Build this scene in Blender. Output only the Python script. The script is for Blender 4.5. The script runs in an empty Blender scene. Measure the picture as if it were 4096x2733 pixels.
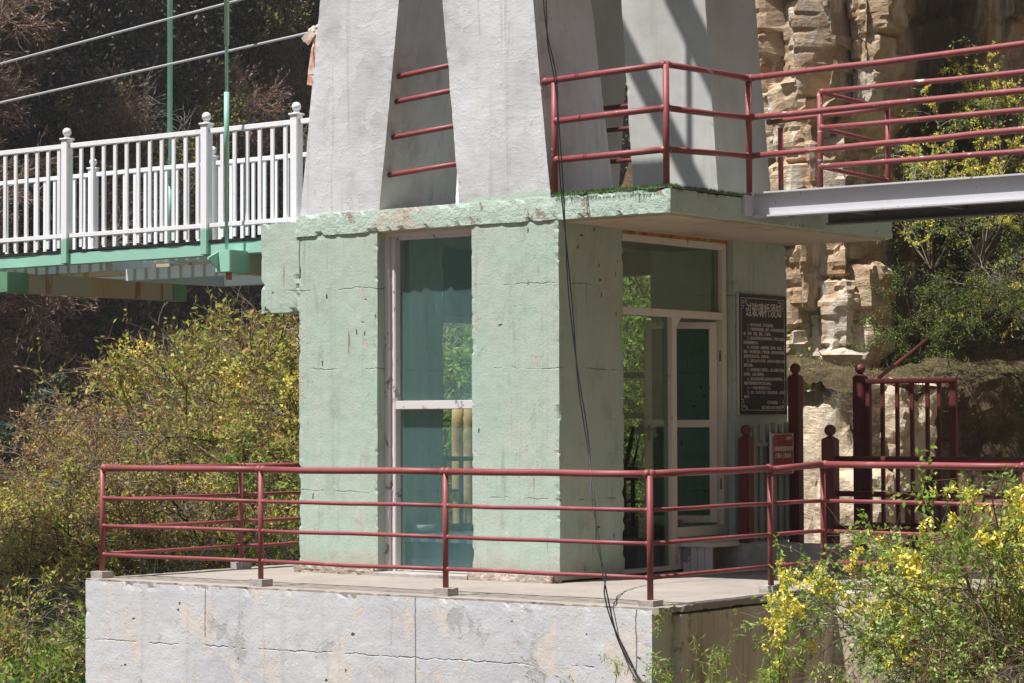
import bpy, bmesh, math, random
import numpy as np
from mathutils import Vector, Matrix, noise as mn

S = bpy.context.scene
COL = S.collection

# ------------------------------------------------------------------ camera, sky, sun
cam_d = bpy.data.cameras.new("camera")
cam = bpy.data.objects.new("camera", cam_d); COL.objects.link(cam)
cam_d.sensor_width = 36.0; cam_d.lens = 85.614; cam_d.clip_start = 0.1; cam_d.clip_end = 500
cam.matrix_world = Matrix(((0.79204967, 0.02345213, 0.610006, 12.53174),
                           (0.61044501, -0.02425745, -0.7916871, -16.92843),
                           (-0.00376956, 0.99943062, -0.03352934, 1.38545),
                           (0, 0, 0, 1)))
S.camera = cam

SUN = Vector((-0.38, -1.0, 2.3)).normalized()          # direction towards the sun
W = bpy.data.worlds.new("World"); S.world = W; W.use_nodes = True
wn = W.node_tree
sky = wn.nodes.new("ShaderNodeTexSky"); sky.sky_type = 'NISHITA'; sky.sun_disc = False
sky.sun_elevation = math.asin(SUN.z); sky.sun_rotation = math.atan2(SUN.x, SUN.y)
sky.dust_density = 2.0; sky.air_density = 1.0
wn.links.new(sky.outputs[0], wn.nodes["Background"].inputs[0])
wn.nodes["Background"].inputs[1].default_value = 0.05
sd = bpy.data.lights.new("sun", 'SUN'); sd.energy = 5.0; sd.angle = math.radians(0.5); sd.color = (1.0, 0.968, 0.925)
so = bpy.data.objects.new("sun", sd); COL.objects.link(so)
so.rotation_euler = SUN.to_track_quat('Z', 'Y').to_euler(); so.location = (-8, -20, 40)
S.view_settings.view_transform = 'Standard'; S.view_settings.look = 'None'
S.view_settings.exposure = 0.60; S.view_settings.gamma = 1.0

# ------------------------------------------------------------------ material helper
class M:
    def __init__(s, name, rough=0.8, spec=0.3, metal=0.0):
        s.mat = bpy.data.materials.new(name); s.mat.use_nodes = True
        s.t = s.mat.node_tree; s.b = s.t.nodes["Principled BSDF"]
        s.out = s.t.nodes["Material Output"]
        s.b.inputs["Roughness"].default_value = rough
        s.b.inputs["Specular IOR Level"].default_value = spec
        s.b.inputs["Metallic"].default_value = metal
        s.g = s.t.nodes.new("ShaderNodeNewGeometry")
        s.P = s.g.outputs["Position"]; s.isl = s.g.outputs["Random Per Island"]
        sp = s.t.nodes.new("ShaderNodeSeparateXYZ"); s.t.links.new(s.P, sp.inputs[0])
        s.x, s.y, s.z = sp.outputs
    def put(s, sock, v):
        if hasattr(v, "is_output"): s.t.links.new(v, sock)
        elif isinstance(v, (tuple, list)):
            sock.default_value = tuple(v) + ((1.0,) if len(v) == 3 and len(sock.default_value) == 4 else ())
        else: sock.default_value = v
    def map(s, sc, rot=(0, 0, 0)):
        n = s.t.nodes.new("ShaderNodeMapping"); s.t.links.new(s.P, n.inputs[0])
        n.inputs["Scale"].default_value = sc; n.inputs["Rotation"].default_value = rot; return n.outputs[0]
    def noise(s, sc, det=6, ro=0.55, vec=None, dist=0.0):
        n = s.t.nodes.new("ShaderNodeTexNoise"); s.put(n.inputs["Vector"], vec or s.P)
        n.inputs["Scale"].default_value = sc; n.inputs["Detail"].default_value = det
        n.inputs["Roughness"].default_value = ro; n.inputs["Distortion"].default_value = dist; return n.outputs[0]
    def noisev(s, sc, det=3):
        n = s.t.nodes.new("ShaderNodeTexNoise"); s.put(n.inputs["Vector"], s.P)
        n.inputs["Scale"].default_value = sc; n.inputs["Detail"].default_value = det; return n.outputs[1]
    def voro(s, sc, feat='F1', vec=None, rnd=1.0):
        n = s.t.nodes.new("ShaderNodeTexVoronoi"); n.feature = feat; s.put(n.inputs["Vector"], vec or s.P)
        n.inputs["Scale"].default_value = sc; n.inputs["Randomness"].default_value = rnd; return n.outputs[0]
    def rng(s, f, a, b, c=0.0, d=1.0, smooth=True):
        n = s.t.nodes.new("ShaderNodeMapRange"); n.interpolation_type = 'SMOOTHSTEP' if smooth else 'LINEAR'
        s.put(n.inputs[0], f)
        for i, v in enumerate((a, b, c, d)): s.put(n.inputs[i + 1], v)
        return n.outputs[0]
    def m(s, op, a, b=0.0, c=0.0):
        n = s.t.nodes.new("ShaderNodeMath"); n.operation = op
        s.put(n.inputs[0], a); s.put(n.inputs[1], b); s.put(n.inputs[2], c); return n.outputs[0]
    def mix(s, f, a, b):
        n = s.t.nodes.new("ShaderNodeMix"); n.data_type = 'RGBA'
        s.put(n.inputs[0], f); s.put(n.inputs[6], a); s.put(n.inputs[7], b); return n.outputs[2]
    def ramp(s, f, stops):
        n = s.t.nodes.new("ShaderNodeValToRGB"); s.put(n.inputs[0], f); e = n.color_ramp.elements
        while len(e) < len(stops): e.new(0.5)
        for el, (p, c) in zip(e, stops): el.position = p; el.color = tuple(c) + (1,)
        return n.outputs[0]
    def warp(s, sc, amt):
        v = s.noisev(sc, 4); n = s.t.nodes.new("ShaderNodeVectorMath"); n.operation = 'MULTIPLY_ADD'
        s.put(n.inputs[0], v); n.inputs[1].default_value = (amt,) * 3; s.put(n.inputs[2], s.P); return n.outputs[0]
    def crack(s, sc, w, amt=0.5):
        e = s.voro(sc, 'DISTANCE_TO_EDGE', s.warp(3.0, amt)); k = s.rng(e, 0.0, w, 1.0, 0.0)
        return s.m('MULTIPLY', k, s.rng(s.noise(0.9, 2), 0.5, 0.6))
    def color(s, c): s.put(s.b.inputs["Base Color"], c); return s
    def bump(s, h, dist=0.01, strength=1.0):
        n = s.t.nodes.new("ShaderNodeBump"); n.inputs["Strength"].default_value = strength
        n.inputs["Distance"].default_value = dist; s.put(n.inputs["Height"], h)
        s.t.links.new(n.outputs[0], s.b.inputs["Normal"]); return s

MAT = {}
def reg(m): MAT[m.mat.name] = m.mat; return m.mat

def add(m, *fs):
    o = fs[0]
    for f in fs[1:]: o = m.m('ADD', o, f)
    return o
def w(m, f, k): return m.m('MULTIPLY', f, k)

# --- white trowelled plaster on the tower legs (green paint splashed on the lowest few centimetres)
m = M("white_plaster", 0.85, 0.2)
big = m.noise(1.1, 5, 0.6, m.warp(1.2, 0.5)); patch = m.noise(3.2, 7, 0.6, m.warp(2.0, 0.6))
c = m.ramp(big, [(0.32, (.425, .42, .425)), (0.48, (.545, .55, .565)), (0.66, (.605, .615, .635))])
c = m.mix(w(m, m.rng(patch, .53, .57), .5), c, (.61, .605, .61))
streak = m.noise(1.0, 6, 0.6, m.map((6, 6, .55)))
c = m.mix(w(m, m.rng(streak, .56, .74), .45), c, (.44, .42, .40))
c = m.mix(w(m, m.rng(m.noise(1.5, 5, .6, m.map((9, 9, .4))), .64, .70), .3), c, (.40, .36, .31))
speck = m.rng(m.voro(9.0), 0.0, 0.06, 1, 0)
speck = m.m('MULTIPLY', speck, m.rng(m.noise(1.7, 2), .55, .6))
c = m.mix(speck, c, (.18, .16, .14))
c = m.mix(w(m, m.rng(m.noise(1, 7, .68, m.map((10, 10, .35)), .3), .56, .68), .55), c, (.37, .355, .335))
c = m.mix(w(m, m.rng(m.noise(1.8, 9, .72, m.warp(1.5, .6)), .60, .64), .5), c, (.40, .39, .375))
c = m.mix(w(m, m.rng(m.noise(.8, 8, .62, m.warp(2.2, 1.2)), .56, .57), .35), c, (.50, .485, .47))
gh = add(m, m.z, w(m, m.x, -0.06), w(m, m.noise(6, 6, .65), -0.16))
gm = m.rng(gh, 3.345, 3.36, 1, 0)
c = m.mix(gm, c, m.mix(m.noise(5), (.40, .50, .42), (.50, .60, .52)))
ridge = m.noise(2.2, 9, .62, m.warp(1.5, 0.9))
arc = m.rng(m.m('ABSOLUTE', m.m('SUBTRACT', patch, .55)), 0, .02, 1, 0)
m.color(c).bump(add(m, w(m, ridge, 1.1), w(m, m.noise(14, 8, .6, m.map((1, 1, 2.2))), .35), w(m, m.noise(70, 4), .08), w(m, arc, .12), w(m, speck, -.8)), 0.010, .8)
reg(m)

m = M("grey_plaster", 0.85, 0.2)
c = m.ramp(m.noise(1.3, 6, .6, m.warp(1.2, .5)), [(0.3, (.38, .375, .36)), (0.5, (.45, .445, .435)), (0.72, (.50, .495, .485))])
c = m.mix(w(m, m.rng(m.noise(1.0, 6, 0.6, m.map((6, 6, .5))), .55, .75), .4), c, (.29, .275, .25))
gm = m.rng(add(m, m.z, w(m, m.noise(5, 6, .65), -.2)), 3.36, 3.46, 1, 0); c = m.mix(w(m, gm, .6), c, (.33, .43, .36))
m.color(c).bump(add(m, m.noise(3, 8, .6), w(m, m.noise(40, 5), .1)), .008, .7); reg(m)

# --- weathered pale green paint on board-marked concrete
m = M("green_paint", 0.85, 0.2)
big = m.noise(0.9, 6, .6, m.warp(.8, .8)); mid = m.noise(4.5, 7, .62, m.map((1, 1, .7)))
c = m.ramp(big, [(.34, (.41, .465, .395)), (.5, (.395, .48, .41)), (.66, (.345, .475, .405))])
c = m.mix(w(m, m.rng(mid, .45, .68), .55), c, (.47, .525, .455))
c = m.mix(w(m, m.rng(m.noise(1.7, 7, .65, m.warp(1, 1)), .54, .60), .4), c, (.335, .465, .40))
dr_ = m.m('MULTIPLY', m.rng(m.noise(1, 6, .65, m.map((15, 15, .55)), .2), .58, .68), m.rng(m.noise(1.5, 3), .47, .57)); c = m.mix(w(m, dr_, .6), c, (.23, .25, .195))
c = m.mix(w(m, m.rng(m.noise(1, 7, .68, m.map((4, 4, .9)), .5), .52, .72), .6), c, (.43, .465, .39))
c = m.mix(w(m, m.rng(m.noise(2.0, 9, .72, m.map((1.4, 1.4, .8)), .4), .56, .62), .45), c, (.29, .345, .275))
grime = m.rng(m.noise(1, 8, .7, m.map((4.5, 4.5, 1.0)), .6), .57, .72); c = m.mix(w(m, grime, .4), c, (.235, .25, .20))
peel = m.rng(m.noise(2.6, 9, .68, m.warp(2, .5)), .615, .63)
c = m.mix(w(m, peel, .8), c, (.50, .455, .39))
rust = m.m('MULTIPLY', m.rng(m.noise(1.0, 4, .5, m.map((20, 20, 1.7))), .66, .72), m.rng(m.noise(1.3, 2), .44, .54))
c = m.mix(w(m, rust, .85), c, (.26, .155, .075))
def slits(sc, stretch, size, lo):
    v = m.t.nodes.new("ShaderNodeVectorMath"); v.operation = 'MULTIPLY'; m.put(v.inputs[0], m.warp(9, .05)); v.inputs[1].default_value = stretch
    d_ = m.voro(sc, vec=v.outputs[0]); return m.m('MULTIPLY', m.rng(d_, size * .6, size, 1, 0), m.rng(m.noise(1.9, 2), lo, lo + .03))
pit = m.m('MAXIMUM', slits(6.5, (1.5, 1.5, .55), .12, .53), slits(5.0, (.7, .7, 1.6), .11, .57))
c = m.mix(w(m, pit, .92), c, (.095, .10, .08))
zj = add(m, m.z, w(m, m.noise(4, 6, .65), .09), w(m, m.x, .015))
joint = None
for zz in (1.86, 0.72, 2.60):
    j_ = m.rng(m.m('ABSOLUTE', m.m('SUBTRACT', zj, zz + .045)), 0, .007, 1, 0)
    joint = j_ if joint is None else m.m('MAXIMUM', joint, j_)
joint = m.m('MULTIPLY', joint, m.rng(m.noise(2.9, 6, .7), .47, .56))
c = m.mix(w(m, joint, .75), c, (.14, .155, .125))
damp = m.rng(add(m, m.z, w(m, m.noise(4, 7, .7), -.5)), -.22, .06, 1, 0)
c = m.mix(w(m, damp, .65), c, (.36, .335, .27))
board = m.rng(m.noise(1.0, 4, .6, m.map((22, 22, .3))), .60, .64)
c = m.mix(w(m, board, .06), c, (.26, .31, .25))
m.color(c).bump(add(m, w(m, m.noise(45, 6, .7), .38), w(m, mid, .5), w(m, m.noise(1, 6, .65, m.map((14, 14, 2.5))), .25), w(m, m.noise(9, 8, .68), .45),
                    w(m, peel, -.2), w(m, pit, -1.0), w(m, joint, -.7), w(m, board, -.12)), 0.012, .95)
reg(m)

# --- flaking white paint on the front of the terrace wall
m = M("flaking_white_paint", 0.85, 0.2)
mid = m.noise(2.4, 9, .68, m.warp(1.5, .7)); fine = m.noise(9, 8, .7)
c = m.ramp(m.noise(.8, 5, .6), [(.3, (.49, .495, .53)), (.55, (.57, .57, .585)), (.75, (.54, .535, .53))])
fl = m.rng(add(m, mid, w(m, m.noise(1, 4, .6, m.map((4, 4, .7))), .5)), .80, .835)
c = m.mix(w(m, fl, .75), c, (.62, .555, .49))
c = m.mix(w(m, m.rng(m.noise(1, 7, .65, m.map((7, 7, .5))), .53, .66), .5), c, (.47, .455, .44))
c = m.mix(w(m, m.rng(fine, .60, .68), .5), c, (.50, .47, .43))
st = m.rng(m.noise(1, 7, .7, m.map((9, 9, .8)), .4), .62, .72); c = m.mix(w(m, st, .45), c, (.42, .37, .31))
c = m.mix(w(m, m.rng(m.noise(22, 6, .75), .60, .66), .45), c, (.36, .34, .32))
c = m.mix(w(m, m.rng(m.noise(3.3, 9, .72, m.warp(2.5, .8)), .585, .60), .55), c, (.63, .63, .65))
pit = m.m('MULTIPLY', m.rng(m.voro(5.5, vec=m.warp(14, .08)), 0.05, 0.115, 1, 0), m.rng(m.noise(1.4, 2), .45, .5))
c = m.mix(pit, c, (.10, .095, .09))
zj = add(m, m.z, w(m, m.noise(9, 6), .06), w(m, m.x, -.012))
joint = m.rng(m.m('ABSOLUTE', m.m('ADD', zj, .465)), 0, .008, 1, 0)
joint = m.m('MULTIPLY', joint, m.rng(m.noise(3.1, 5), .44, .54))
for (xx, z0, z1) in ((-2.44, -.46, -.02), (-.075, -1.2, .02), (2.08, -.50, -.02)):
    xj = add(m, m.x, w(m, m.noise(7, 4), .03))
    v = m.rng(m.m('ABSOLUTE', m.m('SUBTRACT', xj, xx + .015)), 0, .008, 1, 0)
    v = m.m('MULTIPLY', v, m.m('MULTIPLY', m.rng(m.z, z0, z0 + .01), m.rng(m.z, z1, z1 + .01, 1, 0)))
    joint = m.m('MAXIMUM', joint, v)
c = m.mix(w(m, joint, .6), c, (.14, .135, .13))
dark = m.rng(m.noise(1.6, 9, .7, m.warp(1.5, .6)), .60, .66); c = m.mix(w(m, dark, .55), c, (.33, .315, .30))
drip = m.rng(m.noise(1, 8, .7, m.map((14, 14, .6)), .25), .60, .67); c = m.mix(w(m, drip, .55), c, (.30, .285, .265))
m.color(c).bump(add(m, w(m, mid, .8), w(m, fine, .45), w(m, fl, -.12), w(m, pit, -1.0), w(m, joint, -.8), w(m, dark, -.2), w(m, m.noise(50, 5), .2)), .012, .95)
reg(m)

# --- bare stained concrete on the terrace's side
m = M("stained_concrete", 0.9, 0.15)
v = m.noise(1, 7, .65, m.map((5, 5, .35)))
c = m.ramp(v, [(.30, (.24, .19, .13)), (.48, (.50, .435, .335)), (.62, (.62, .56, .45)), (.8, (.45, .39, .285))])
c = m.mix(w(m, m.rng(m.noise(1, 6, .6, m.map((9, 9, .2))), .58, .66), .6), c, (.19, .16, .12))
c = m.mix(w(m, m.rng(m.noise(6, 6), .62, .66), .5), c, (.14, .12, .10))
m.color(c).bump(add(m, w(m, m.noise(12, 8, .65), .8), w(m, v, .5)), .02, .8); reg(m)

# --- terrace floor screed
m = M("floor_screed", 0.9, 0.15)
c = m.ramp(m.noise(1.3, 7, .65), [(.3, (.26, .228, .20)), (.55, (.325, .29, .258)), (.75, (.365, .33, .30))])
c = m.mix(w(m, m.rng(m.noise(5, 7, .7), .58, .64), .5), c, (.22, .19, .165))
c = m.mix(w(m, m.rng(m.noise(1.1, 8, .7, m.map((.6, 2.5, 1))), .57, .66), .4), c, (.27, .235, .20))
m.color(c).bump(add(m, w(m, m.noise(7, 8, .65), .8)), .02, .7); reg(m)

m = M("crumbled_mortar", .95, .1)
c = m.ramp(m.noise(9, 8, .7), [(.3, (.34, .27, .22)), (.6, (.50, .42, .36)), (.8, (.56, .50, .44))])
m.color(c).bump(m.noise(22, 8, .7), .03, 1); reg(m)
m = M("bare_concrete", .9, .15)
c = m.ramp(m.noise(6, 8, .65), [(.3, (.30, .275, .25)), (.7, (.46, .43, .40))])
m.color(c).bump(m.noise(20, 8, .7), .015, .8); reg(m)

# --- slab soffit
m = M("soffit_concrete", .9, .15)
c = m.ramp(m.noise(1.2, 7, .65, m.map((1, .5, 1))), [(.3, (.34, .25, .16)), (.5, (.56, .46, .36)), (.75, (.66, .57, .47))])
m.color(c).bump(m.noise(9, 6), .01, .6); reg(m)

# --- slab edge: green paint with much of it gone
m = M("green_paint_worn", .9, .15)
c = m.mix(m.noise(3, 6), (.42, .52, .44), (.52, .62, .55))
pl = m.rng(m.noise(4.5, 9, .7, m.warp(3, .5)), .60, .63); c = m.mix(pl, c, (.40, .325, .24))
left = m.m('MULTIPLY', m.m('MULTIPLY', m.rng(m.x, -2.15, -2.05), m.rng(m.x, -1.6, -1.3, 1, 0)), m.rng(m.noise(5, 8, .7), .45, .50)); c = m.mix(w(m, left, .8), c, (.54, .475, .40))
m.color(c).bump(add(m, w(m, m.noise(30, 8, .7), .6), w(m, m.noise(8, 6, .6), .7), w(m, pl, -.2)), .025, .9); reg(m)

# --- metals and paints
def red(name, chips):
    m = M(name, .5, .4)
    c = m.mix(m.noise(3, 4), (.215, .050, .052), (.285, .075, .077))
    c = m.mix(w(m, m.rng(m.noise(9, 7, .72), .52, .66), .55), c, (.19, .05, .045))
    c = m.mix(w(m, m.rng(m.noise(3.0, 7, .7), .58, .68), .4), c, (.44, .19, .18))
    if chips: c = m.mix(m.rng(m.noise(4.2, 6, .6, m.map((1, 1, 5))), .66, .675), c, (.46, .47, .49))
    c = m.mix(m.rng(m.noise(7, 8, .7), .655, .68), c, (.17, .07, .035))
    m.color(c).bump(m.noise(40, 5), .002, .6); reg(m)
red("red_paint", False); red("red_paint_chipped", True)
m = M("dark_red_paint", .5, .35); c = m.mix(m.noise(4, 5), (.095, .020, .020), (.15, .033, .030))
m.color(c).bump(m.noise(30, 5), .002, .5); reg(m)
m = M("white_enamel", .35, .4)
c = m.mix(w(m, m.rng(m.noise(2.5, 7, .68, m.map((3, 3, .6))), .52, .72), .5), (.78, .78, .80), (.58, .57, .56))
c = m.mix(w(m, m.rng(m.noise(7, 7, .7), .66, .70), .7), c, (.42, .30, .20))
gm = m.rng(add(m, m.z, w(m, m.noise(18, 4), .03)), 3.37, 3.39, 1, 0)
m.color(c).bump(m.noise(25, 4), .001, .4); reg(m)
m = M("white_enamel_post", .4, .4)
gm = m.rng(add(m, m.z, w(m, m.noise(14, 5), .05)), 3.315, 3.345, 1, 0)
c = m.mix(gm, (.80, .80, .82), m.mix(m.noise(6), (.24, .46, .34), (.30, .52, .41)))
m.color(c); reg(m)
m = M("bridge_green", .5, .35)
c = m.mix(m.noise(2.4, 6, .6), (.25, .50, .39), (.33, .58, .47))
c = m.mix(m.rng(m.noise(3.5, 7, .65, m.map((1, 1, .6))), .66, .675), c, (.60, .66, .62))
c = m.mix(m.rng(m.noise(5, 6, .65), .70, .72), c, (.25, .13, .06))
m.color(c).bump(m.noise(30, 4), .002, .5); reg(m)
m = M("dark_green_paint", .5, .35)
c = m.mix(m.noise(6, 5), (.10, .25, .14), (.16, .33, .20)); c = m.mix(m.rng(m.noise(7, 6, .65), .62, .66), c, (.22, .10, .04)); m.color(c); reg(m)
m = M("rusted_channel", .7, .25)
c = m.ramp(m.noise(1.1, 6, .6), [(.35, (.42, .42, .38)), (.5, (.46, .38, .26)), (.7, (.50, .34, .19))])
c = m.mix(m.rng(m.noise(1, 5, .6, m.map((6, 6, .5))), .58, .68), c, (.30, .12, .04)); m.color(c).bump(m.noise(40, 5), .003, .6); reg(m)
m = M("grey_steel", .5, .4)
c = m.mix(m.noise(1.5, 5), (.50, .505, .54), (.60, .60, .63))
c = m.mix(m.rng(m.noise(11, 8, .7), .63, .66), c, (.30, .14, .06)); m.color(c).bump(m.noise(40, 5), .002, .6); reg(m)
m = M("dark_steel", .6, .35); c = m.mix(m.noise(2, 6), (.13, .14, .15), (.20, .21, .22))
c = m.mix(m.rng(m.noise(1, 6, .6, m.map((9, 9, 1))), .60, .68), c, (.25, .14, .08)); m.color(c); reg(m)
m = M("pale_blue_steel", .5, .35); c = m.mix(m.noise(3, 6), (.48, .56, .60), (.58, .65, .68)); m.color(c); reg(m)
m = M("black_rubber", .7, .2); m.color(m.mix(m.noise(8), (.012, .012, .014), (.03, .03, .032))); reg(m)
m = M("bridge_glass", .2, .5)
_t = m.t.nodes.new("ShaderNodeBsdfTransparent"); _t.inputs[0].default_value = (.90, .96, .97, 1)
_x = m.t.nodes.new("ShaderNodeMixShader"); _x.inputs[0].default_value = .6; m.color(m.mix(m.noise(2, 6), (.42, .55, .60), (.55, .66, .70)))
m.t.links.new(_t.outputs[0], _x.inputs[1]); m.t.links.new(m.b.outputs[0], _x.inputs[2]); m.t.links.new(_x.outputs[0], m.out.inputs[0]); reg(m)
m = M("wire_rope", .5, .5); m.color((.42, .42, .43)); reg(m)
m = M("black_cable", .45, .4); m.color((.014, .014, .016)); reg(m)
m = M("rope_fibre", .9, .1); m.color((.60, .54, .44)); reg(m)
m = M("faded_cloth", .9, .1); m.color(m.mix(m.rng(m.noise(9, 3), .45, .6), (.62, .54, .45), (.55, .27, .19))); reg(m)

# --- peeling white window/door frames
def frame_mat(name, base, amount):
    m = M(name, .6, .3)
    c = m.mix(m.noise(3, 5), base, tuple(v * .88 for v in base))
    c = m.mix(m.rng(m.noise(6, 8, .68, m.map((1, 1, .55))), amount, amount + .015), c, (.24, .235, .25))
    c = m.mix(w(m, m.rng(m.noise(3.2, 6, .6), .62, .70), .8), c, (.34, .17, .07))
    gz = m.m('FRACT', w(m, add(m, m.x, m.y), 29.0))
    m.color(c).bump(add(m, w(m, m.noise(30, 5), .2)), .004, .7); reg(m)
frame_mat("peeling_white_frame", (.66, .62, .62), .585)
frame_mat("ivory_frame", (.70, .645, .58), .64)
m = M("rusty_flashing", .8, .2); m.color(m.ramp(m.noise(9, 6, .65), [(.35, (.20, .08, .02)), (.6, (.50, .23, .05)), (.8, (.55, .42, .30))])); reg(m)

def glass(name, dust, tint):
    m = M(name)
    t = m.t.nodes.new("ShaderNodeBsdfTransparent"); t.inputs[0].default_value = tint + (1,)
    g = m.t.nodes.new("ShaderNodeBsdfGlossy"); g.inputs["Roughness"].default_value = .03
    d = m.t.nodes.new("ShaderNodeBsdfDiffuse"); d.inputs[0].default_value = (.20, .36, .35, 1)
    f = m.t.nodes.new("ShaderNodeFresnel"); f.inputs[0].default_value = 1.5
    a = m.t.nodes.new("ShaderNodeMixShader"); b = m.t.nodes.new("ShaderNodeMixShader")
    dirt = add(m, dust * .7, w(m, m.rng(m.noise(1, 7, .6, m.map((4, 4, .5)), .6), .35, .85), dust * .6),
               w(m, m.m('MULTIPLY', m.rng(m.noise(1, 3, .5, m.map((60, 60, 5))), .70, .74), m.rng(m.noise(2, 2), .5, .6)), .4))
    m.put(a.inputs[0], dirt); m.t.links.new(t.outputs[0], a.inputs[1]); m.t.links.new(d.outputs[0], a.inputs[2])
    m.put(b.inputs[0], w(m, f.outputs[0], .3)); m.t.links.new(a.outputs[0], b.inputs[1]); m.t.links.new(g.outputs[0], b.inputs[2])
    m.t.links.new(b.outputs[0], m.out.inputs[0]); reg(m)
glass("dusty_glass", .20, (.86, .93, .91)); glass("clean_glass", .012, (.76, .84, .79)); glass("green_tinted_glass", .012, (.60, .76, .69))

m = M("interior_green", .9, .1); m.color(m.mix(m.noise(2, 5), (.10, .17, .13), (.13, .21, .16))); reg(m)
m = M("sign_black", .45, .4); m.color((.013, .010, .010)); reg(m)
m = M("sign_maroon", .45, .4); m.color((.20, .012, .020)); reg(m)
m = M("sign_lettering", .6, .3); m.color((.62, .56, .55)); reg(m)
m = M("sign_orange", .6, .3); m.color((.55, .16, .06)); reg(m)
m = M("sign_edge", .5, .4); m.color((.55, .53, .52)); reg(m)
m = M("emblem_green", .6, .3); m.color((.10, .19, .13)); reg(m)
m = M("dark_wood", .6, .3); m.color(m.mix(m.noise(1, 5, .6, m.map((20, 20, 2))), (.022, .015, .011), (.05, .033, .022))); reg(m)
m = M("log_paint", .7, .25); c = m.ramp(m.noise(3, 7, .65), [(.3, (.36, .22, .09)), (.55, (.55, .37, .18)), (.75, (.64, .50, .30))]); m.color(c).bump(m.noise(9, 6), .015, .8); reg(m)
m = M("porcelain", .25, .5); m.color((.72, .72, .68)); reg(m)
m = M("blue_tiles", .3, .5)
br = m.t.nodes.new("ShaderNodeTexChecker"); m.put(br.inputs["Vector"], m.P); br.inputs["Scale"].default_value = 11
br.inputs[1].default_value = (.05, .11, .30, 1); br.inputs[2].default_value = (.30, .27, .25, 1); m.color(br.outputs[0]); reg(m)
m = M("dark_cloth", .9, .1); m.color(m.mix(m.noise(6, 4), (.028, .045, .075), (.05, .065, .085))); reg(m)
m = M("galvanised_sheet", .5, .4); m.color(m.mix(m.noise(2, 6), (.14, .16, .145), (.23, .25, .23))); reg(m)
m = M("turf_green", .9, .1); m.color(m.mix(m.isl, (.05, .13, .025), (.10, .22, .05))); reg(m)
m = M("turf_backing", .95, .05); m.color(m.mix(m.noise(20, 4), (.05, .05, .055), (.20, .20, .20))); reg(m)

# --- rock, soil, hillside
m = M("cliff_rock", .92, .15)
st = m.noise(1, 9, .66, m.map((1.1, 1.1, 2.6)), .8)
c = m.ramp(st, [(.30, (.30, .195, .12)), (.44, (.49, .35, .225)), (.56, (.60, .46, .325)), (.72, (.53, .37, .23))])
c = m.mix(w(m, m.rng(m.noise(.9, 8, .68, m.warp(.8, .8)), .52, .60), .7), c, (.36, .315, .27))
c = m.mix(w(m, m.rng(m.noise(1.6, 8, .68), .57, .66), .75), c, (.46, .235, .10))
c = m.mix(w(m, m.rng(m.noise(1, 8, .68, m.map((2.0, 2.0, .6))), .50, .58), .75), c, (.72, .655, .56))
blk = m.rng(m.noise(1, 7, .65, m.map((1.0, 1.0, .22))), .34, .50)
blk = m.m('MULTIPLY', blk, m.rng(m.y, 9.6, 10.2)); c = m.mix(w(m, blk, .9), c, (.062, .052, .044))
c = m.mix(w(m, m.rng(m.noise(5, 9, .75), .58, .66), .5), c, (.17, .125, .09))
m.color(c).bump(add(m, w(m, st, .6), w(m, m.noise(3, 12, .78), .8), w(m, m.noise(1, 9, .7, m.map((7, 7, 16))), .6), w(m, m.noise(16, 8, .75), .5)), .06, 1.0); reg(m)
m = M("pale_rock", .92, .15)
st = m.noise(1, 9, .68, m.map((1.6, 1.6, 5)), .8)
c = m.ramp(st, [(.32, (.46, .34, .22)), (.48, (.68, .56, .41)), (.7, (.76, .67, .54))])
c = m.mix(w(m, m.rng(m.noise(3, 8, .7), .60, .68), .7), c, (.45, .25, .11))
c = m.mix(w(m, m.rng(m.noise(7, 9, .75), .60, .66), .5), c, (.22, .16, .11))
m.color(c).bump(add(m, w(m, st, .8), w(m, m.noise(5, 10, .75), 1.0)), .06, 1.0); reg(m)
m = M("dry_soil", .95, .1)
c = m.ramp(m.noise(3, 9, .7), [(.3, (.055, .038, .024)), (.5, (.135, .095, .06)), (.7, (.25, .19, .125)), (.85, (.33, .28, .21))])
c = m.mix(w(m, m.rng(m.noise(.6, 5), .5, .6), .6), c, m.mix(m.noise(8, 6), (.05, .07, .02), (.16, .15, .06)))
m.color(c).bump(add(m, m.noise(5, 10, .7), w(m, m.noise(25, 8, .7), .5)), .08, 1); reg(m)
m = M("bounce_slope_tan", .95, .05); m.color(m.ramp(m.noise(.4, 8, .65), [(.35, (.11, .085, .058)), (.6, (.17, .135, .095))])); reg(m)  # tan of the added slope behind the camera, for warm bounce light
m = M("hillside_soil", .95, .05)
c = m.ramp(m.noise(.35, 9, .68), [(.3, (.06, .06, .052)), (.5, (.10, .092, .078)), (.7, (.13, .12, .09))])
m.color(c).bump(m.noise(1.5, 9, .7), .4, 1); reg(m)

def leafmat(name, stops, trans=.35, rough=.55):
    m = M(name, rough, .35)
    c = m.ramp(m.isl, stops); m.color(c)
    tr = m.t.nodes.new("ShaderNodeBsdfTranslucent"); m.put(tr.inputs[0], c)
    mx = m.t.nodes.new("ShaderNodeMixShader"); mx.inputs[0].default_value = trans
    m.t.links.new(m.b.outputs[0], mx.inputs[1]); m.t.links.new(tr.outputs[0], mx.inputs[2])
    m.t.links.new(mx.outputs[0], m.out.inputs[0]); reg(m)
leafmat("spring_leaves", [(0, (.25, .34, .06)), (.45, (.43, .48, .09)), (.68, (.54, .46, .11)), (.88, (.52, .33, .12)), (1, (.48, .20, .10))], .42)
leafmat("golden_leaves", [(0, (.30, .37, .07)), (.4, (.50, .47, .09)), (.75, (.66, .50, .05)), (1, (.54, .32, .09))], .42)
leafmat("green_leaves", [(0, (.10, .20, .03)), (.5, (.19, .31, .05)), (1, (.33, .40, .08))], .4)
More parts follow.
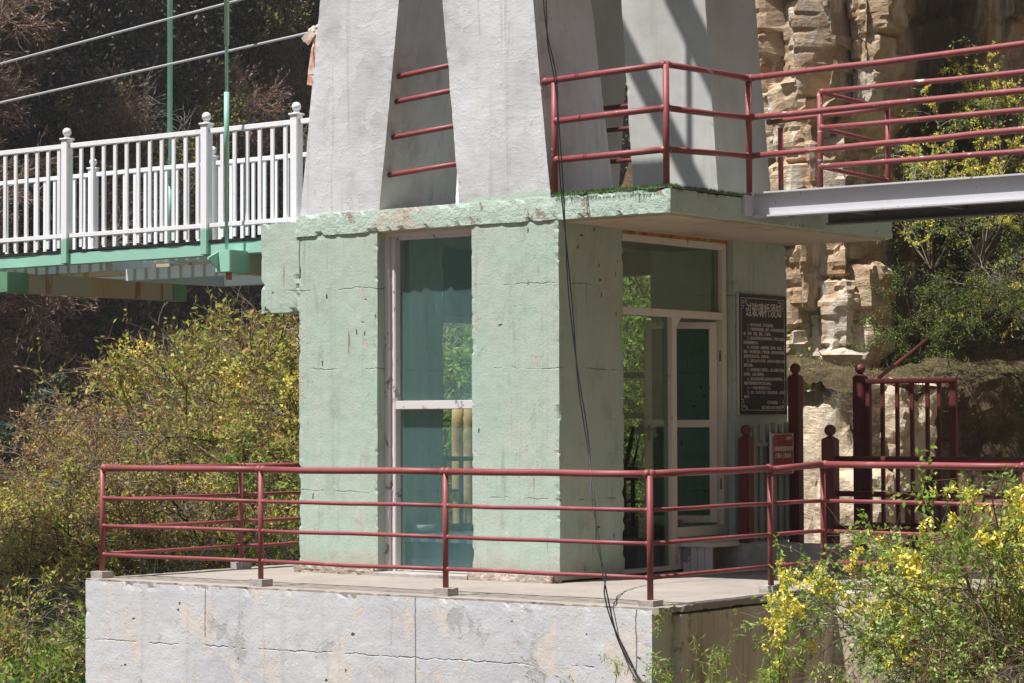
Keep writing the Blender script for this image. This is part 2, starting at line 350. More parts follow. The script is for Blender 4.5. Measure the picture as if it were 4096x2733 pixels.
leafmat("rusty_leaves", [(0, (.40, .40, .12)), (.5, (.50, .36, .16)), (1, (.50, .25, .14))], .42)
leafmat("sage_leaves", [(0, (.18, .28, .06)), (.5, (.32, .43, .11)), (1, (.47, .54, .18))], .25)
leafmat("bright_leaves", [(0, (.16, .29, .04)), (.6, (.30, .44, .07)), (1, (.44, .54, .13))], .45)
leafmat("yellow_petals", [(0, (.78, .62, .05)), (.5, (.88, .76, .12)), (1, (.92, .85, .32))], .3)
leafmat("needles", [(0, (.05, .10, .075)), (.6, (.09, .165, .115)), (1, (.14, .22, .15))], .15)
leafmat("dull_wood_leaves", [(0, (.12, .12, .06)), (.4, (.20, .19, .07)), (.75, (.32, .28, .07)), (.9, (.42, .34, .06)), (1, (.16, .20, .10))], .3)
leafmat("pinkish_twigs", [(0, (.22, .16, .13)), (1, (.40, .29, .23))], .1)
leafmat("dry_grass", [(0, (.12, .085, .04)), (.4, (.30, .22, .11)), (.65, (.46, .36, .20)), (.8, (.18, .24, .05)), (1, (.26, .32, .07))], .3)
def bark(name, a, b):
    m = M(name, .9, .1); m.color(m.mix(m.noise(12, 4), a, b)); reg(m)
bark("grey_bark", (.10, .078, .06), (.23, .19, .155)); bark("dark_bark", (.03, .022, .017), (.075, .055, .042)); bark("pale_bark", (.19, .17, .15), (.33, .30, .27)); bark("reddish_bark", (.14, .075, .05), (.27, .17, .115))

# ------------------------------------------------------------------ object helpers
def tag(o, label=None, cat=None, group=None, kind=None):
    if label: o["label"] = label
    if cat: o["category"] = cat
    if group: o["group"] = group
    if kind: o["kind"] = kind
    return o
def thing(name, label, cat, loc=(0, 0, 0), group=None):
    o = bpy.data.objects.new(name, None); COL.objects.link(o); o.location = loc; o.empty_display_size = .2
    return tag(o, label, cat, group)
def base_of(p):
    v = Vector((0, 0, 0))
    while p is not None: v += p.location; p = p.parent
    return v
def link(name, me, mat, parent=None, smooth=False):
    if mat is not None: me.materials.append(MAT[mat] if isinstance(mat, str) else mat)
    if smooth: me.polygons.foreach_set("use_smooth", [True] * len(me.polygons))
    o = bpy.data.objects.new(name, me); COL.objects.link(o)
    if parent is not None: o.parent = parent
    return o

class MB:                                           # collects geometry in world metres
    def __init__(s): s.v = []; s.f = []
    def hexa(s, p):                                 # 4 bottom (ccw) + 4 top
        n = len(s.v); s.v += [tuple(q) for q in p]
        s.f += [tuple(n + i for i in q) for q in ((3, 2, 1, 0), (4, 5, 6, 7), (0, 1, 5, 4), (1, 2, 6, 5), (2, 3, 7, 6), (3, 0, 4, 7))]
        return s
    def box(s, x0, x1, y0, y1, z0, z1):
        return s.hexa([(x0, y0, z0), (x1, y0, z0), (x1, y1, z0), (x0, y1, z0), (x0, y0, z1), (x1, y0, z1), (x1, y1, z1), (x0, y1, z1)])
    def bar(s, a, b, wd, ht, up=(0, 0, 1)):
        a = Vector(a); b = Vector(b); d = (b - a).normalized(); u = Vector(up); r = d.cross(u).normalized() * wd / 2; u = r.cross(d).normalized() * ht / 2
        return s.hexa([a - r - u, a + r - u, b + r - u, b - r - u, a - r + u, a + r + u, b + r + u, b - r + u])
    def tube(s, pts, r, n=10, cap=True):
        pts = [Vector(p) for p in pts]; rs = r if isinstance(r, (list, tuple)) else [r] * len(pts)
        k0 = len(s.v); ref = None
        for i, p in enumerate(pts):
            d = (pts[min(i + 1, len(pts) - 1)] - pts[max(i - 1, 0)]).normalized()
            if ref is None: ref = Vector((0, 0, 1)) if abs(d.z) < .9 else Vector((1, 0, 0))
            a = d.cross(ref).normalized(); b = d.cross(a).normalized(); ref = b.cross(d) if False else ref
            for j in range(n):
                t = 2 * math.pi * j / n; s.v.append(tuple(p + (a * math.cos(t) + b * math.sin(t)) * rs[i]))
        for i in range(len(pts) - 1):
            for j in range(n):
                q = k0 + i * n; s.f.append((q + j, q + n + j, q + n + (j + 1) % n, q + (j + 1) % n))
        if cap:
            s.f.append(tuple(k0 + j for j in range(n))); q = k0 + (len(pts) - 1) * n
            s.f.append(tuple(q + n - 1 - j for j in range(n)))
        return s
    def lathe(s, c, prof, n=16):                    # prof: (r, z)
        k0 = len(s.v); c = Vector(c)
        for r, z in prof:
            for j in range(n):
                t = 2 * math.pi * j / n; s.v.append((c.x + r * math.cos(t), c.y + r * math.sin(t), c.z + z))
        for i in range(len(prof) - 1):
            for j in range(n):
                q = k0 + i * n; s.f.append((q + j, q + (j + 1) % n, q + n + (j + 1) % n, q + n + j))
        return s
    def ball(s, c, r, n=14, sq=1.0):
        return s.lathe(c, [(max(.0005, r * math.sin(math.pi * i / 9)), -r * sq * math.cos(math.pi * i / 9)) for i in range(10)], n)
    def build(s, name, mat, parent=None, smooth=False, bevel=0.0):
        b = base_of(parent); me = bpy.data.meshes.new(name)
        me.from_pydata([(x - b.x, y - b.y, z - b.z) for x, y, z in s.v], [], s.f); me.update()
        if bevel:
            bm = bmesh.new(); bm.from_mesh(me)
            bmesh.ops.bevel(bm, geom=[e for e in bm.edges if e.is_manifold and e.calc_face_angle(0) > .6], offset=bevel, segments=2, affect='EDGES')
            bm.to_mesh(me); bm.free()
        bm = bmesh.new(); bm.from_mesh(me); bmesh.ops.recalc_face_normals(bm, faces=bm.faces); bm.to_mesh(me); bm.free()
        o = link(name, me, mat, parent)
        if smooth:
            me.polygons.foreach_set("use_smooth", [len(p.vertices) == 4 for p in me.polygons])
        return o

def rough(lo, hi, seg, amp, chip, warp=None, seed=0.0, chip_w=.07):
    """A box cut into a grid, its faces uneven and its edges chipped; returns an MB."""
    lo = Vector(lo); hi = Vector(hi); mb = MB(); ids = {}
    n = [max(1, min(400, round((hi[i] - lo[i]) / seg))) for i in range(3)]
    cen = (lo + hi) / 2; off = Vector((seed * 7.3, seed * 3.1, seed))
    def vert(i, j, k):
        key = (i, j, k)
        if key in ids: return ids[key]
        q = [lo[a] + (hi[a] - lo[a]) * (key[a] / n[a]) for a in range(3)]
        p = Vector(q); e = [min(q[a] - lo[a], hi[a] - q[a]) for a in range(3)]
        d = mn.noise_vector(p * 1.7 + off) * amp + mn.noise_vector(p * 9 + off) * amp * .45
        o = sorted(range(3), key=lambda a: e[a])
        near = e[o[1]]
        if near < chip_w:
            c = max(0.0, mn.noise(p * 4.5 + off) * .7 + mn.noise(p * 19 + off) * .9 - .12) * chip * (1 - near / chip_w)
            c += chip * .08 * (1 - near / chip_w)
            for a in o[:2]: d[a] += math.copysign(c, cen[a] - q[a])
        p = p + d
        if warp: p = warp(p)
        ids[key] = len(mb.v); mb.v.append(tuple(p)); return ids[key]
    for ax in range(3):
        b, c = [(1, 2), (2, 0), (0, 1)][ax]
        for side in (0, n[ax]):
            for i in range(n[b]):
                for j in range(n[c]):
                    def g(u, v):
                        k = [0, 0, 0]; k[ax] = side; k[b] = u; k[c] = v; return vert(*k)
                    q = (g(i, j), g(i + 1, j), g(i + 1, j + 1), g(i, j + 1))
                    mb.f.append(q if side else q[::-1])
    return mb

# ------------------------------------------------------------------ terrain
def H(x, y):
    z = -2.5 + .33 * min(max(y, 0), 12) + .12 * max(0, y - 12)
    z -= .42 * max(0, -x - 12)
    z = max(z, -14)
    if x > -6.5 and y < 8.5: z = min(z, -.35)
    if y < 0: z = -2.5 + .35 * y
    z = max(z, -14)
    if x > 2.6 and -6 < y < .6: z = max(z, -1.7 + .25 * min(3.0, x - 2.6) - .12 * abs(y + 2))
    d = math.hypot(x - 13, y + 18)
    if d < 6: z = z + (-.25 - z) * min(1, (6 - d) / 3)
    return z + .25 * mn.noise(Vector((x * .5, y * .5, 0)))
mb = MB(); xs = np.concatenate([np.arange(-60, -26, 2), np.arange(-26, 12, .6), np.arange(12, 61, 3)]); ys = np.concatenate([np.arange(-60, -12, 3), np.arange(-12, 22, .6), np.arange(22, 100, 4)])
for x in xs:
    for y in ys: mb.v.append((float(x), float(y), H(float(x), float(y))))
for i in range(len(xs) - 1):
    for j in range(len(ys) - 1):
        a = i * len(ys) + j; mb.f.append((a, a + len(ys), a + len(ys) + 1, a + 1))
tag(mb.build("ground", "dry_soil", smooth=True), kind="structure")

# far gorge wall across the valley
mb = MB(); ny, nz = 90, 60
for i in range(ny):
    for j in range(nz):
        y = -12 + i * 1.3; z = -16 + j * 1.25
        t = max(0.0, z + 14)
        x = -37 - .21 * t + 2.6 * mn.noise(Vector((y * .07, z * .05, 3))) + 1.1 * mn.noise(Vector((y * .25, z * .2, 9))) - .02 * (y - 25)
        mb.v.append((x, y, z))
for i in range(ny - 1):
    for j in range(nz - 1):
        a = i * nz + j; mb.f.append((a, a + nz, a + nz + 1, a + 1))
tag(mb.build("far_hillside", "hillside_soil", smooth=True), kind="structure")

# unseen slope added behind the camera to block sky and bounce warm light
mb = MB(); ny, nz = 40, 24
for i in range(ny):
    for j in range(nz):
        y = -45 + i * 3.2; t = j * 1.9
        x = 17 + .45 * t + 1.5 * mn.noise(Vector((y * .1, t * .1, 4))); mb.v.append((x, y, -4 + t * .95))
for i in range(ny - 1):
    for j in range(nz - 1):
        a = i * nz + j; mb.f.append((a, a + nz, a + nz + 1, a + 1))
tag(mb.build("sky_block_slope", "bounce_slope_tan", smooth=True), kind="structure")

# ------------------------------------------------------------------ cliff behind the tower
def hsh(*a):
    return (math.sin(sum(v * k for v, k in zip(a, (12.9898, 78.233, 37.719)))) * 43758.5453) % 1.0
path = [(-9.0, 15.0), (-5.6, 10.4), (-3.15, 9.15), (-2.62, 9.0), (-1.98, 9.05), (-1.9, 9.7), (-2.1, 11.5), (-1.9, 14.0), (-1.2, 18.0), (1.5, 26.0)]
def cliff_grid():
    pts = []; acc = 0.0
    for (a, b), (c, d) in zip(path[:-1], path[1:]):
        L = math.hypot(c - a, d - b); st = .042 if b < 13.5 and a > -6 else .25
        for k in range(int(L / st)):
            t = k * st / L; pts.append((a + (c - a) * t, b + (d - b) * t, acc + k * st))
        acc += L
    zs = list(np.arange(-.6, 7.4, .05)) + list(np.arange(7.4, 16, .3))
    mb = MB(); n = len(pts)
    for i, (x, y, s) in enumerate(pts):
        a = pts[max(0, i - 3)]; b = pts[min(n - 1, i + 3)]
        nx, ny = (b[1] - a[1]), -(b[0] - a[0]); l = math.hypot(nx, ny) or 1; nx /= l; ny /= l
        for z in zs:
            wob = .12 * mn.noise(Vector((s * .8, z * .4, 1)))
            fl = .42 if (y > 9.75 and x > -2.5) else 1.0
            sw = s + .10 * mn.noise(Vector((s * 1.1, z * .8, 4))) + .03 * mn.noise(Vector((s * 4, z * 3, 4))); zw = z + .09 * mn.noise(Vector((s * 1.3, z * .9, 8))) + .03 * mn.noise(Vector((s * 5, z * 4, 8)))
            cf = sw / .58; colid = math.floor(cf); hgt = .55 + .95 * hsh(colid, 2, 3); rf = zw / hgt + hsh(colid, 5, 1); row = math.floor(rf)
            c2 = sw / .23 + hsh(row, 3, colid); r2 = zw / .26 + hsh(math.floor(c2), 1, 7); c3 = math.floor(c2); r3 = math.floor(r2)
            d = fl * (.46 * (hsh(colid, row, 1) - .5) + .22 * (hsh(colid, 9, 4) - .5) + .10 * (hsh(c3, r3, 5) - .5))
            if min(cf - colid, 1 - cf + colid) < .05: d -= .07 * fl
            if min(rf - row, 1 - rf + row) * hgt < .035: d -= .08 * fl
            if (r2 - r3) < .14 and hsh(c3, r3, 2) < .6: d -= .03 * fl
            lay = math.floor((z + wob) / .085); d += fl * .022 * (hsh(lay, math.floor(s / .7), 2) - .5)
            d += .20 * mn.fractal(Vector((s * .45, 0, z * .45)), 1, 2, 3) * .5 + .035 * fl * mn.fractal(Vector((s * 3, 5, z * 3)), 1, 2, 4)
            d -= fl * .50 * math.exp(-((s - 9.0 - .12 * mn.noise(Vector((z * 1.1, 0, 4)))) / .12) ** 2) * (1 if z > 2.6 else .3)
            # undercut at the foot and on the shaded side
            under = max(0.0, min(1.0, (2.25 - z) / .5))
            d -= under * (.25 if y < 9.6 else .9)
            d += .05 * max(0, z - 6) * (1 if y > 9.3 else .2)
            lowr = max(0.0, min(1.0, (5.35 + .25 * mn.noise(Vector((s, 0, 0))) - z) / .35)) * (1 if (x > -2.6 and y < 12) else 0)
            mb.v.append((x + nx * d - .36 * lowr, y + ny * d, float(z)))
    nz = len(zs)
    for i in range(n - 1):
        for j in range(nz - 1):
            a = i * nz + j; mb.f.append((a, a + nz, a + nz + 1, a + 1))
    return mb
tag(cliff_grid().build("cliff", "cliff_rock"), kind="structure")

# earth bank with a cut face at the foot of the cliff
mb = MB(); us = np.arange(0, 14, .09); rows = 40
def bank_pt(u, k):
    y = 8.0 + u; xc = -1.45 + .30 * u - .9 * max(0, .35 - u)
    top = 1.72 + .085 * u + .12 * mn.noise(Vector((u, 0, 0)))
    if k < 22:
        z = -.4 + (top + .4) * k / 21.0; t = k / 21.0
        d = .28 * (1 - t) ** 1.5 + .16 * mn.fractal(Vector((u * 1.1, z * 1.3, 2)), 1, 2, 5)
        return (xc + d, y, z)
    t = (k - 21) / 18.0; x = xc - t * (xc + 2.9)
    return (x, y + .25 * mn.noise(Vector((u, t * 3, 5))), top + t * (.30 + .07 * u) + .09 * mn.fractal(Vector((u * 1.3, t * 5, 0)), 1, 2, 4))
for u in us:
    for k in range(rows): mb.v.append(bank_pt(float(u), k))
for i in range(len(us) - 1):
    for k in range(rows - 1):
        a = i * rows + k; mb.f.append((a, a + rows, a + rows + 1, a + 1))
tag(mb.build("earth_bank", "dry_soil"), kind="structure")

def boulder(name, c, sz, seed, label, sub=4):
    bm = bmesh.new(); bmesh.ops.create_icosphere(bm, subdivisions=sub, radius=1)
    off = Vector((seed, seed * 2.3, -seed))
    for v in bm.verts:
        p = v.co.copy(); m_ = max(abs(p.x), abs(p.y), abs(p.z)); p = p.lerp(p / m_ * .85, .6)
        p *= 1 + .22 * mn.fractal(p * 1.4 + off, 1, 2, 5); p.z += .03 * math.floor(p.z * 5 + mn.noise(p + off))
        v.co = Vector((p.x * sz[0], p.y * sz[1], p.z * sz[2]))
    me = bpy.data.meshes.new(name); bm.to_mesh(me); bm.free()
    o = link(name, me, "pale_rock"); o.location = c; return tag(o, label, "rock")
boulder("rock_outcrop", (-2.22, 8.55, .72), (.62, .50, .98), 3.1, "pale sunlit rock ledge at the foot of the cliff beside the tall red gate post", 5)
boulder("rock_outcrop", (-1.55, 8.0, .20), (.50, .42, .60), 8.4, "broken low tan rock in front of the larger ledge behind the red gate bars", 5)
boulder("rock_outcrop", (-1.75, 8.75, 1.15), (.7, .55, .72), 5.2, "rubble heap rock between the ledge and the undercut cliff", 5)

# ------------------------------------------------------------------ terrace
pf = thing("concrete_platform", "white flaking concrete terrace block carrying the green tower base", "terrace", (-1, 0, -3))
rough((-3.95, -1.85, -4.2), (2.22, -1.55, -.016), .035, .005, .016, seed=1).build("front_wall", "flaking_white_paint", pf)
rough((2.0, -1.56, -4.2), (2.29, .92, -.06), .06, .006, .03, seed=2).build("side_wall", "stained_concrete", pf)
rough((2.28, .70, -4.2), (6.5, .98, -.02), .1, .006, .03, seed=3).build("side_wall", "stained_concrete", pf)
rough((-3.96, -1.56, -4.2), (-3.6, 3.2, -.02), .08, .008, .04, seed=4).build("side_wall", "flaking_white_paint", pf)
rough((-3.95, -1.846, -.05), (2.285, 3.0, .004), .04, .005, .028, seed=5, chip_w=.06).build("floor", "floor_screed", pf)
rough((-3.0, 2.98, -.10), (2.24, 6.8, .000), .12, .008, .03, seed=6).build("floor", "floor_screed", pf)
rough((2.22, .95, -.10), (6.5, 6.0, -.002), .12, .008, .03, seed=7).build("floor", "floor_screed", pf)
# low kerb wall behind, carrying the red posts
kw = thing("kerb_wall", "low grey concrete kerb wall under the dark red posts beside the bench", "wall", (1, 2.6, 0))
rough((.12, 2.42, -.03), (1.25, 2.64, .27), .05, .008, .03, seed=8).build("wall_piece", "bare_concrete", kw)
rough((1.22, 2.66, -.03), (5.5, 2.96, .20), .09, .008, .03, seed=9).build("wall_piece", "bare_concrete", kw)

# ------------------------------------------------------------------ tower
tw = thing("bridge_tower", "pale green concrete tower base with white plastered legs standing on the terrace", "tower", (-1.5, 1.9, 0))
for i, (x0, x1, y0, y1) in enumerate(((-3.045, -2.07, 0, .96), (-.965, 0, 0, .975), (-.965, 0, 2.82, 3.79), (-3.045, -2.07, 2.82, 3.79))):
    rough((x0, y0, .02), (x1, y1, 3.16), .03, .004, .022, seed=11 + i, chip_w=.05).build("pillar", "green_paint", tw)
rough((-3.075, -.018, 3.145), (1.18, 3.82, 3.35), .04, .006, .032, seed=20, chip_w=.06).build("floor_slab", "green_paint_worn", tw)
sf = MB().box(-3.0, 1.12, .06, 3.76, 3.128, 3.150); sf.build("soffit", "soffit_concrete", tw)
rough((-3.53, -.008, 2.44), (-3.03, .75, 3.29), .045, .007, .03, seed=21).build("corbel", "green_paint", tw)
def leg(name, x0, x1, kl, kr, y0, y1, ky0, ky1, zt, seed, mat='white_plaster'):
    def wp(p):
        dz = max(0, p.z - 3.35); t = (p.x - x0) / (x1 - x0); u = (p.y - y0) / (y1 - y0)
        return Vector((p.x + dz * (kl * (1 - t) + kr * t), p.y + dz * (ky0 * (1 - u) + ky1 * u), p.z))
    rough((x0, y0, 3.33), (x1, y1, zt), .05, .005, .010, warp=wp, seed=seed, chip_w=.05).build(name, mat, tw)
leg("leg", -3.035, -2.05, .128, .126, 0.006, 1.10, .0, -.02, 8.1, 31)
leg("leg", -1.10, -.085, -.104, -.106, 0.0, .98, .0, -.045, 8.1, 32)
leg("leg", -1.13, -.14, -.07, -.074, 2.8, 3.78, .0, -.02, 7.2, 33, 'grey_plaster')
leg("leg", -3.035, -2.05, .10, .10, 2.8, 3.78, .0, -.02, 7.2, 34, 'grey_plaster')
b = MB(); b.bar((-.69, .4, 8.05), (-2.94, .4, 12.05), .12, .12, (0, 1, 0)); b.build("brace", "grey_plaster", tw)
b = MB(); b.bar((-.66, .5, 8.05), (-.62, .5, 9.2), .14, .14, (0, 1, 0)); b.bar((-.62, .5, 9.2), (-1.75, .5, 11.3), .17, .16, (0, 1, 0)); b.build("brace", "grey_plaster", tw)
MB().tube([(-1.36, .5, 8.05), (-1.36, .5, 12.5)], .035).build("stay_rod", "dark_steel", tw, True)
for z in (4.60, 4.37, 4.045, 3.70):
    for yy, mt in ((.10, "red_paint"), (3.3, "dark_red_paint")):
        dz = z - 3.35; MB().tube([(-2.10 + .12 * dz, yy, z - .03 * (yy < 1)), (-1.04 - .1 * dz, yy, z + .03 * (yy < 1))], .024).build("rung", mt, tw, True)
for i, (x0, x1, y0, y1, h) in enumerate(((-3.02, -2.05, -.10, .02, .095), (-.97, .01, -.09, .02, .085))):
    rough((x0, y0, -.02), (x1, y1, h), .018, .028, .05, seed=41 + i).build("mortar_bed", "crumbled_mortar", tw)
rough((-2.08, -.10, -.02), (-.95, .20, .035), .05, .004, .015, seed=44).build("sill", "bare_concrete", tw)
# front window
wf = MB()
wf.box(-2.10, -2.035, .105, .235, .03, 3.13); wf.box(-2.035, -1.985, .15, .29, .03, 3.13)
wf.box(-.99, -.94, .15, .29, .03, 3.13)
wf.box(-1.985, -.99, .15, .27, 3.075, 3.14); wf.box(-1.985, -.99, .15, .27, 1.515, 1.595); wf.box(-1.985, -.99, .17, .27, .036, .075)
win = wf.build("window", "peeling_white_frame", tw, bevel=.006)
for z0, z1 in ((.075, 1.515), (1.595, 3.075)):
    MB().box(-1.985, -.99, .225, .231, z0, z1).build("pane", "dusty_glass", win)
MB().box(-2.03, -.95, .09, .15, 3.105, 3.143).build("head_strip", "peeling_white_frame", win)
# left side: dark transom panel with glazed lower half
sw = MB(); sw.box(-2.98, -2.9, .96, 2.82, 2.40, 2.46).box(-2.98, -2.9, .96, 2.82, .03, .1).box(-2.98, -2.9, .96, 1.02, .1, 3.13).box(-2.98, -2.9, 2.76, 2.82, .1, 3.13)
side = sw.build("side_window", "ivory_frame", tw)
MB().box(-2.96, -2.92, 1.02, 2.76, 2.46, 3.13).build("transom_panel", "interior_green", side)
# back window
bw = MB()
for z in (.06, 1.43, 1.84, 3.08): bw.box(-2.07, -.965, 3.5, 3.56, z, z + .06)
bw.box(-2.07, -2.01, 3.5, 3.56, .12, 3.08).box(-1.02, -.965, 3.5, 3.56, .12, 3.08)
bw.build("back_window", "interior_green", tw)
MB().box(-2.07, -.965, 3.45, 3.75, 2.90, 3.13).build("back_lintel", "interior_green", tw)
MB().box(-2.9, -.20, 1.3, 3.4, .01, .38).build("raised_floor", "dark_wood", tw)
# entrance: fixed frame, panes, open leaf, slatted sill panel
df = MB(); xa, xb = -.17, -.075
df.box(xa, xb, .975, 2.81, 3.035, 3.10).box(xa, xb, 2.735, 2.81, .02, 3.035).box(xa, xb, .975, 2.735, 2.365, 2.435)
df.box(xa, xb, 1.865, 1.945, .02, 2.365).box(xa, xb, .975, 1.865, .02, .06)
df.bar((-.12, 1.93, 2.28), (-.12, 2.02, 2.385), .08, .05, (1, 0, 0))
dfo = df.build("door_frame", "ivory_frame", tw, bevel=.005)
MB().box(-.13, -.124, .975, 1.865, .06, 2.365).build("pane", "clean_glass", dfo)
MB().box(-.13, -.124, .975, 2.735, 2.435, 3.035).build("pane", "clean_glass", dfo)
MB().box(-.125, -.07, .98, 2.80, 3.098, 3.128).build("flashing", "rusty_flashing", dfo)
sp = MB()
for k in range(4):
    sp.box(-.15, -.062 - .004 * k, 1.95, 2.733, .025 + .098 * k, .117 + .098 * k)
sp.build("slatted_panel", "ivory_frame", dfo, bevel=.004)
hx, hy = -.135, 2.715; ang = math.atan2(-.46, -.47); dl = .70
dr = thing("door", None, None, (0, 0, 0)); dr.parent = tw
leaf = MB()
def lp(t, z, off=0): return (hx + math.cos(ang) * t - math.sin(ang) * off + 0, hy + math.sin(ang) * t + math.cos(ang) * off, z)
def lbox(mb, t0, t1, z0, z1, th=.04):
    mb.hexa([lp(t0, z0, -th / 2), lp(t1, z0, -th / 2), lp(t1, z0, th / 2), lp(t0, z0, th / 2), lp(t0, z1, -th / 2), lp(t1, z1, -th / 2), lp(t1, z1, th / 2), lp(t0, z1, th / 2)])
lbox(leaf, 0, .075, .43, 2.345); lbox(leaf, dl - .07, dl, .43, 2.345)
for z0, z1 in ((.43, .50), (1.34, 1.41), (2.28, 2.345)): lbox(leaf, .075, dl - .07, z0, z1)
bpy.data.objects.remove(dr)
dr = leaf.build("door", "ivory_frame", tw, bevel=.004); dr["label"] = "half open white glazed door leaf"
for z0, z1 in ((.50, 1.34), (1.41, 2.28)):
    g = MB(); lbox(g, .075, dl - .07, z0, z1, .006); g.build("pane", "green_tinted_glass", dr)
g = MB(); lbox(g, dl - .12, dl + .01, 1.30, 1.33, .075); lbox(g, dl - .05, dl - .03, 1.22, 1.36, .08); g.build("latch", "dark_steel", dr)
for z in (.80, 2.02):
    MB().tube([(hx + .03, hy + .022, z - .05), (hx + .03, hy + .022, z + .05)], .011).build("hinge", "rusty_flashing", dr, True)

# artificial turf on the overhanging slab
tf = thing("turf_mat", "worn artificial turf mat curling over the edge of the upper slab", "mat", (.6, .6, 3.35))
rough((-.06, -.02, 3.352), (1.2, 1.22, 3.368), .06, .006, .02, seed=50).build("backing", "turf_backing", tf)
rnd = random.Random(4); g = MB()
def blade(p, d, L, wd):
    p = Vector(p); d = Vector(d).normalized(); r = d.cross(Vector((rnd.random() - .5, rnd.random() - .5, .3))).normalized() * wd
    n = len(g.v); g.v += [tuple(p - r), tuple(p + r), tuple(p + d * L)]; g.f.append((n, n + 1, n + 2))
for i in range(3800):
    if rnd.random() < .5: x, y = -.06 + 1.26 * rnd.random(), -.02 + .12 * rnd.random()
    elif rnd.random() < .6: x, y = 1.2 - .14 * rnd.random(), 1.22 * rnd.random()
    else: x, y = -.06 + 1.26 * rnd.random(), 1.22 * rnd.random()
    blade((x, y, 3.366), (rnd.gauss(0, .5), rnd.gauss(0, .5), 1), .02 + .018 * rnd.random(), .0035)
for i in range(260):
    x = -.02 + 1.1 * rnd.random(); cl = max(0, mn.noise(Vector((x * 4, 0, 0)))); 
    blade((x, -.03, 3.36), (rnd.gauss(0, .25), -.25, -1), .02 + .07 * cl + .02 * rnd.random(), .003)
g.build("blades", "turf_green", tf)

# ------------------------------------------------------------------ red pipe railings
def railing(name, label, runs, mat, group=None, loc=None):
    """runs: dict(posts=[(x,y,z0,z1)], rails=[(p,q,r)], feet=[(x,y,z)])"""
    t = thing(name, label, "railing", loc)
    for (x, y, z0, z1) in runs.get("posts", []): MB().tube([(x, y, z0), (x, y, z1)], runs.get("pr", .024), 12).build("post", mat, t, True)
    for k, (p, q, r) in enumerate(runs.get("rails", [])):
        p_ = Vector(p); q_ = Vector(q); L_ = (q_ - p_).length; n_ = max(2, int(L_ / .45)); rv = random.Random(int(L_ * 977 + p_.x * 131 + p_.z * 71))
        ps = [p_.lerp(q_, i / n_) + (Vector((0, 0, rv.gauss(0, .0028))) if 0 < i < n_ else Vector((0, 0, 0))) for i in range(n_ + 1)]
        mbr = MB().tube(ps, r, 12); dv = (q_ - p_).normalized()
        for e_, sg_ in ((p_, 1), (q_, -1)): mbr.ball(tuple(e_ + dv * sg_ * .026), r * 1.28, 10)
        mbr.build("rail", mat, t, True)
    for i, (x, y, z, h) in enumerate(runs.get("feet", [])):
        rough((x - .075, y - .07, z - .03), (x + .075, y + .07, z + h), .03, .004, .012, seed=60 + i + x).build("footing", "bare_concrete", t)
    return t
fp = [(-3.87, -1.72), (-1.905, -1.72), (.132, -1.72), (2.12, -1.72), (2.1, .04), (2.1, .88), (4.06, .65), (5.9, .45)]
R = dict(posts=[], rails=[], feet=[])
for i, (x, y) in enumerate(fp):
    R["posts"].append((x, y, .045, .985 if i != 5 else 1.0)); R["feet"].append((x, y, 0, .065 if i != 3 else .05))
for (a, b) in zip(fp[:-1], fp[1:]):
    zt = .998 if a[1] < -1 else 1.02
    R["rails"].append(((a[0], a[1], .998 if a[1] < .5 else 1.03), (b[0], b[1], .998 if b[1] < -1 else (1.03 if b[1] > .5 else 1.012)), .028))
    for z in (.725, .473, .216): R["rails"].append(((a[0], a[1], z), (b[0], b[1], z), .0165))
lp0 = (-3.87, -1.72); l1 = (-3.78, -.02); l2 = (-3.70, 2.0)
for (x, y) in (l1, l2): R["posts"].append((x, y, .045, .975)); R["feet"].append((x, y, 0, .07))
for a, b in ((lp0, l1), (l1, l2)):
    R["rails"].append(((*a, .985), (*b, .985), .026))
    for z in (.71, .46, .222): R["rails"].append(((*a, z), (*b, z), .0165))
railing("terrace_railing", "dusty red pipe railing running round the edge of the white terrace", R, "red_paint", loc=(0, -1.72, 0))
R = dict(pr=.028, posts=[(-.06, .03, 3.37, 4.345), (1.11, .03, 3.35, 4.40), (1.15, 1.27, 3.37, 4.41)], rails=[])
ZU = ((4.366, 4.40, 4.413, 4.60), (4.008, 4.032, 4.066, 4.24), (3.67, 3.682, 3.724, 3.90))
for k, (z0, z1, z2, z3) in enumerate(ZU):
    x0 = -.18 if k == 0 else -.06
    R["rails"] += [((x0, .03, z0), (1.11, .03, z1), .028), ((1.11, .03, z1), (1.15, 1.27, z2), .027), ((1.15, 1.27, z2), (7.0, 1.27, z2 + (.045, .013, .035)[k] * 5.85 / 2.64), .028)]
R["posts"].append((4.6, 1.27, 3.38, 4.47))
railing("upper_railing", "chipped red pipe railing along the near edge of the upper slab and walkway", R, "red_paint_chipped", loc=(1, .5, 3.35))
R = dict(pr=.026, posts=[(1.15, 2.50, 3.33, 4.42), (1.15, 3.78, 3.34, 4.40), (-.05, 3.78, 3.40, 4.30)], rails=[])
for (z0, z1, z2) in ((4.422, 4.427, 4.40), (4.09, 4.087, 4.05), (3.735, 3.735, 3.70)):
    R["rails"] += [((1.15, 2.50, z0), (7.0, 2.50, z1), .026), ((1.15, 2.50, z0), (1.15, 3.78, z2), .022)]
R["rails"] += [((1.15, 3.78, 4.41), (-.20, 3.78, 4.37), .024), ((1.15, 3.78, 3.63), (-.03, 3.78, 3.62), .024)]
R["posts"].append((4.6, 2.50, 3.33, 4.42))
railing("upper_railing", "dark red pipe railing on the walkway's far side, turning back to the rear tower leg", R, "red_paint_chipped", loc=(1, 3, 3.35))

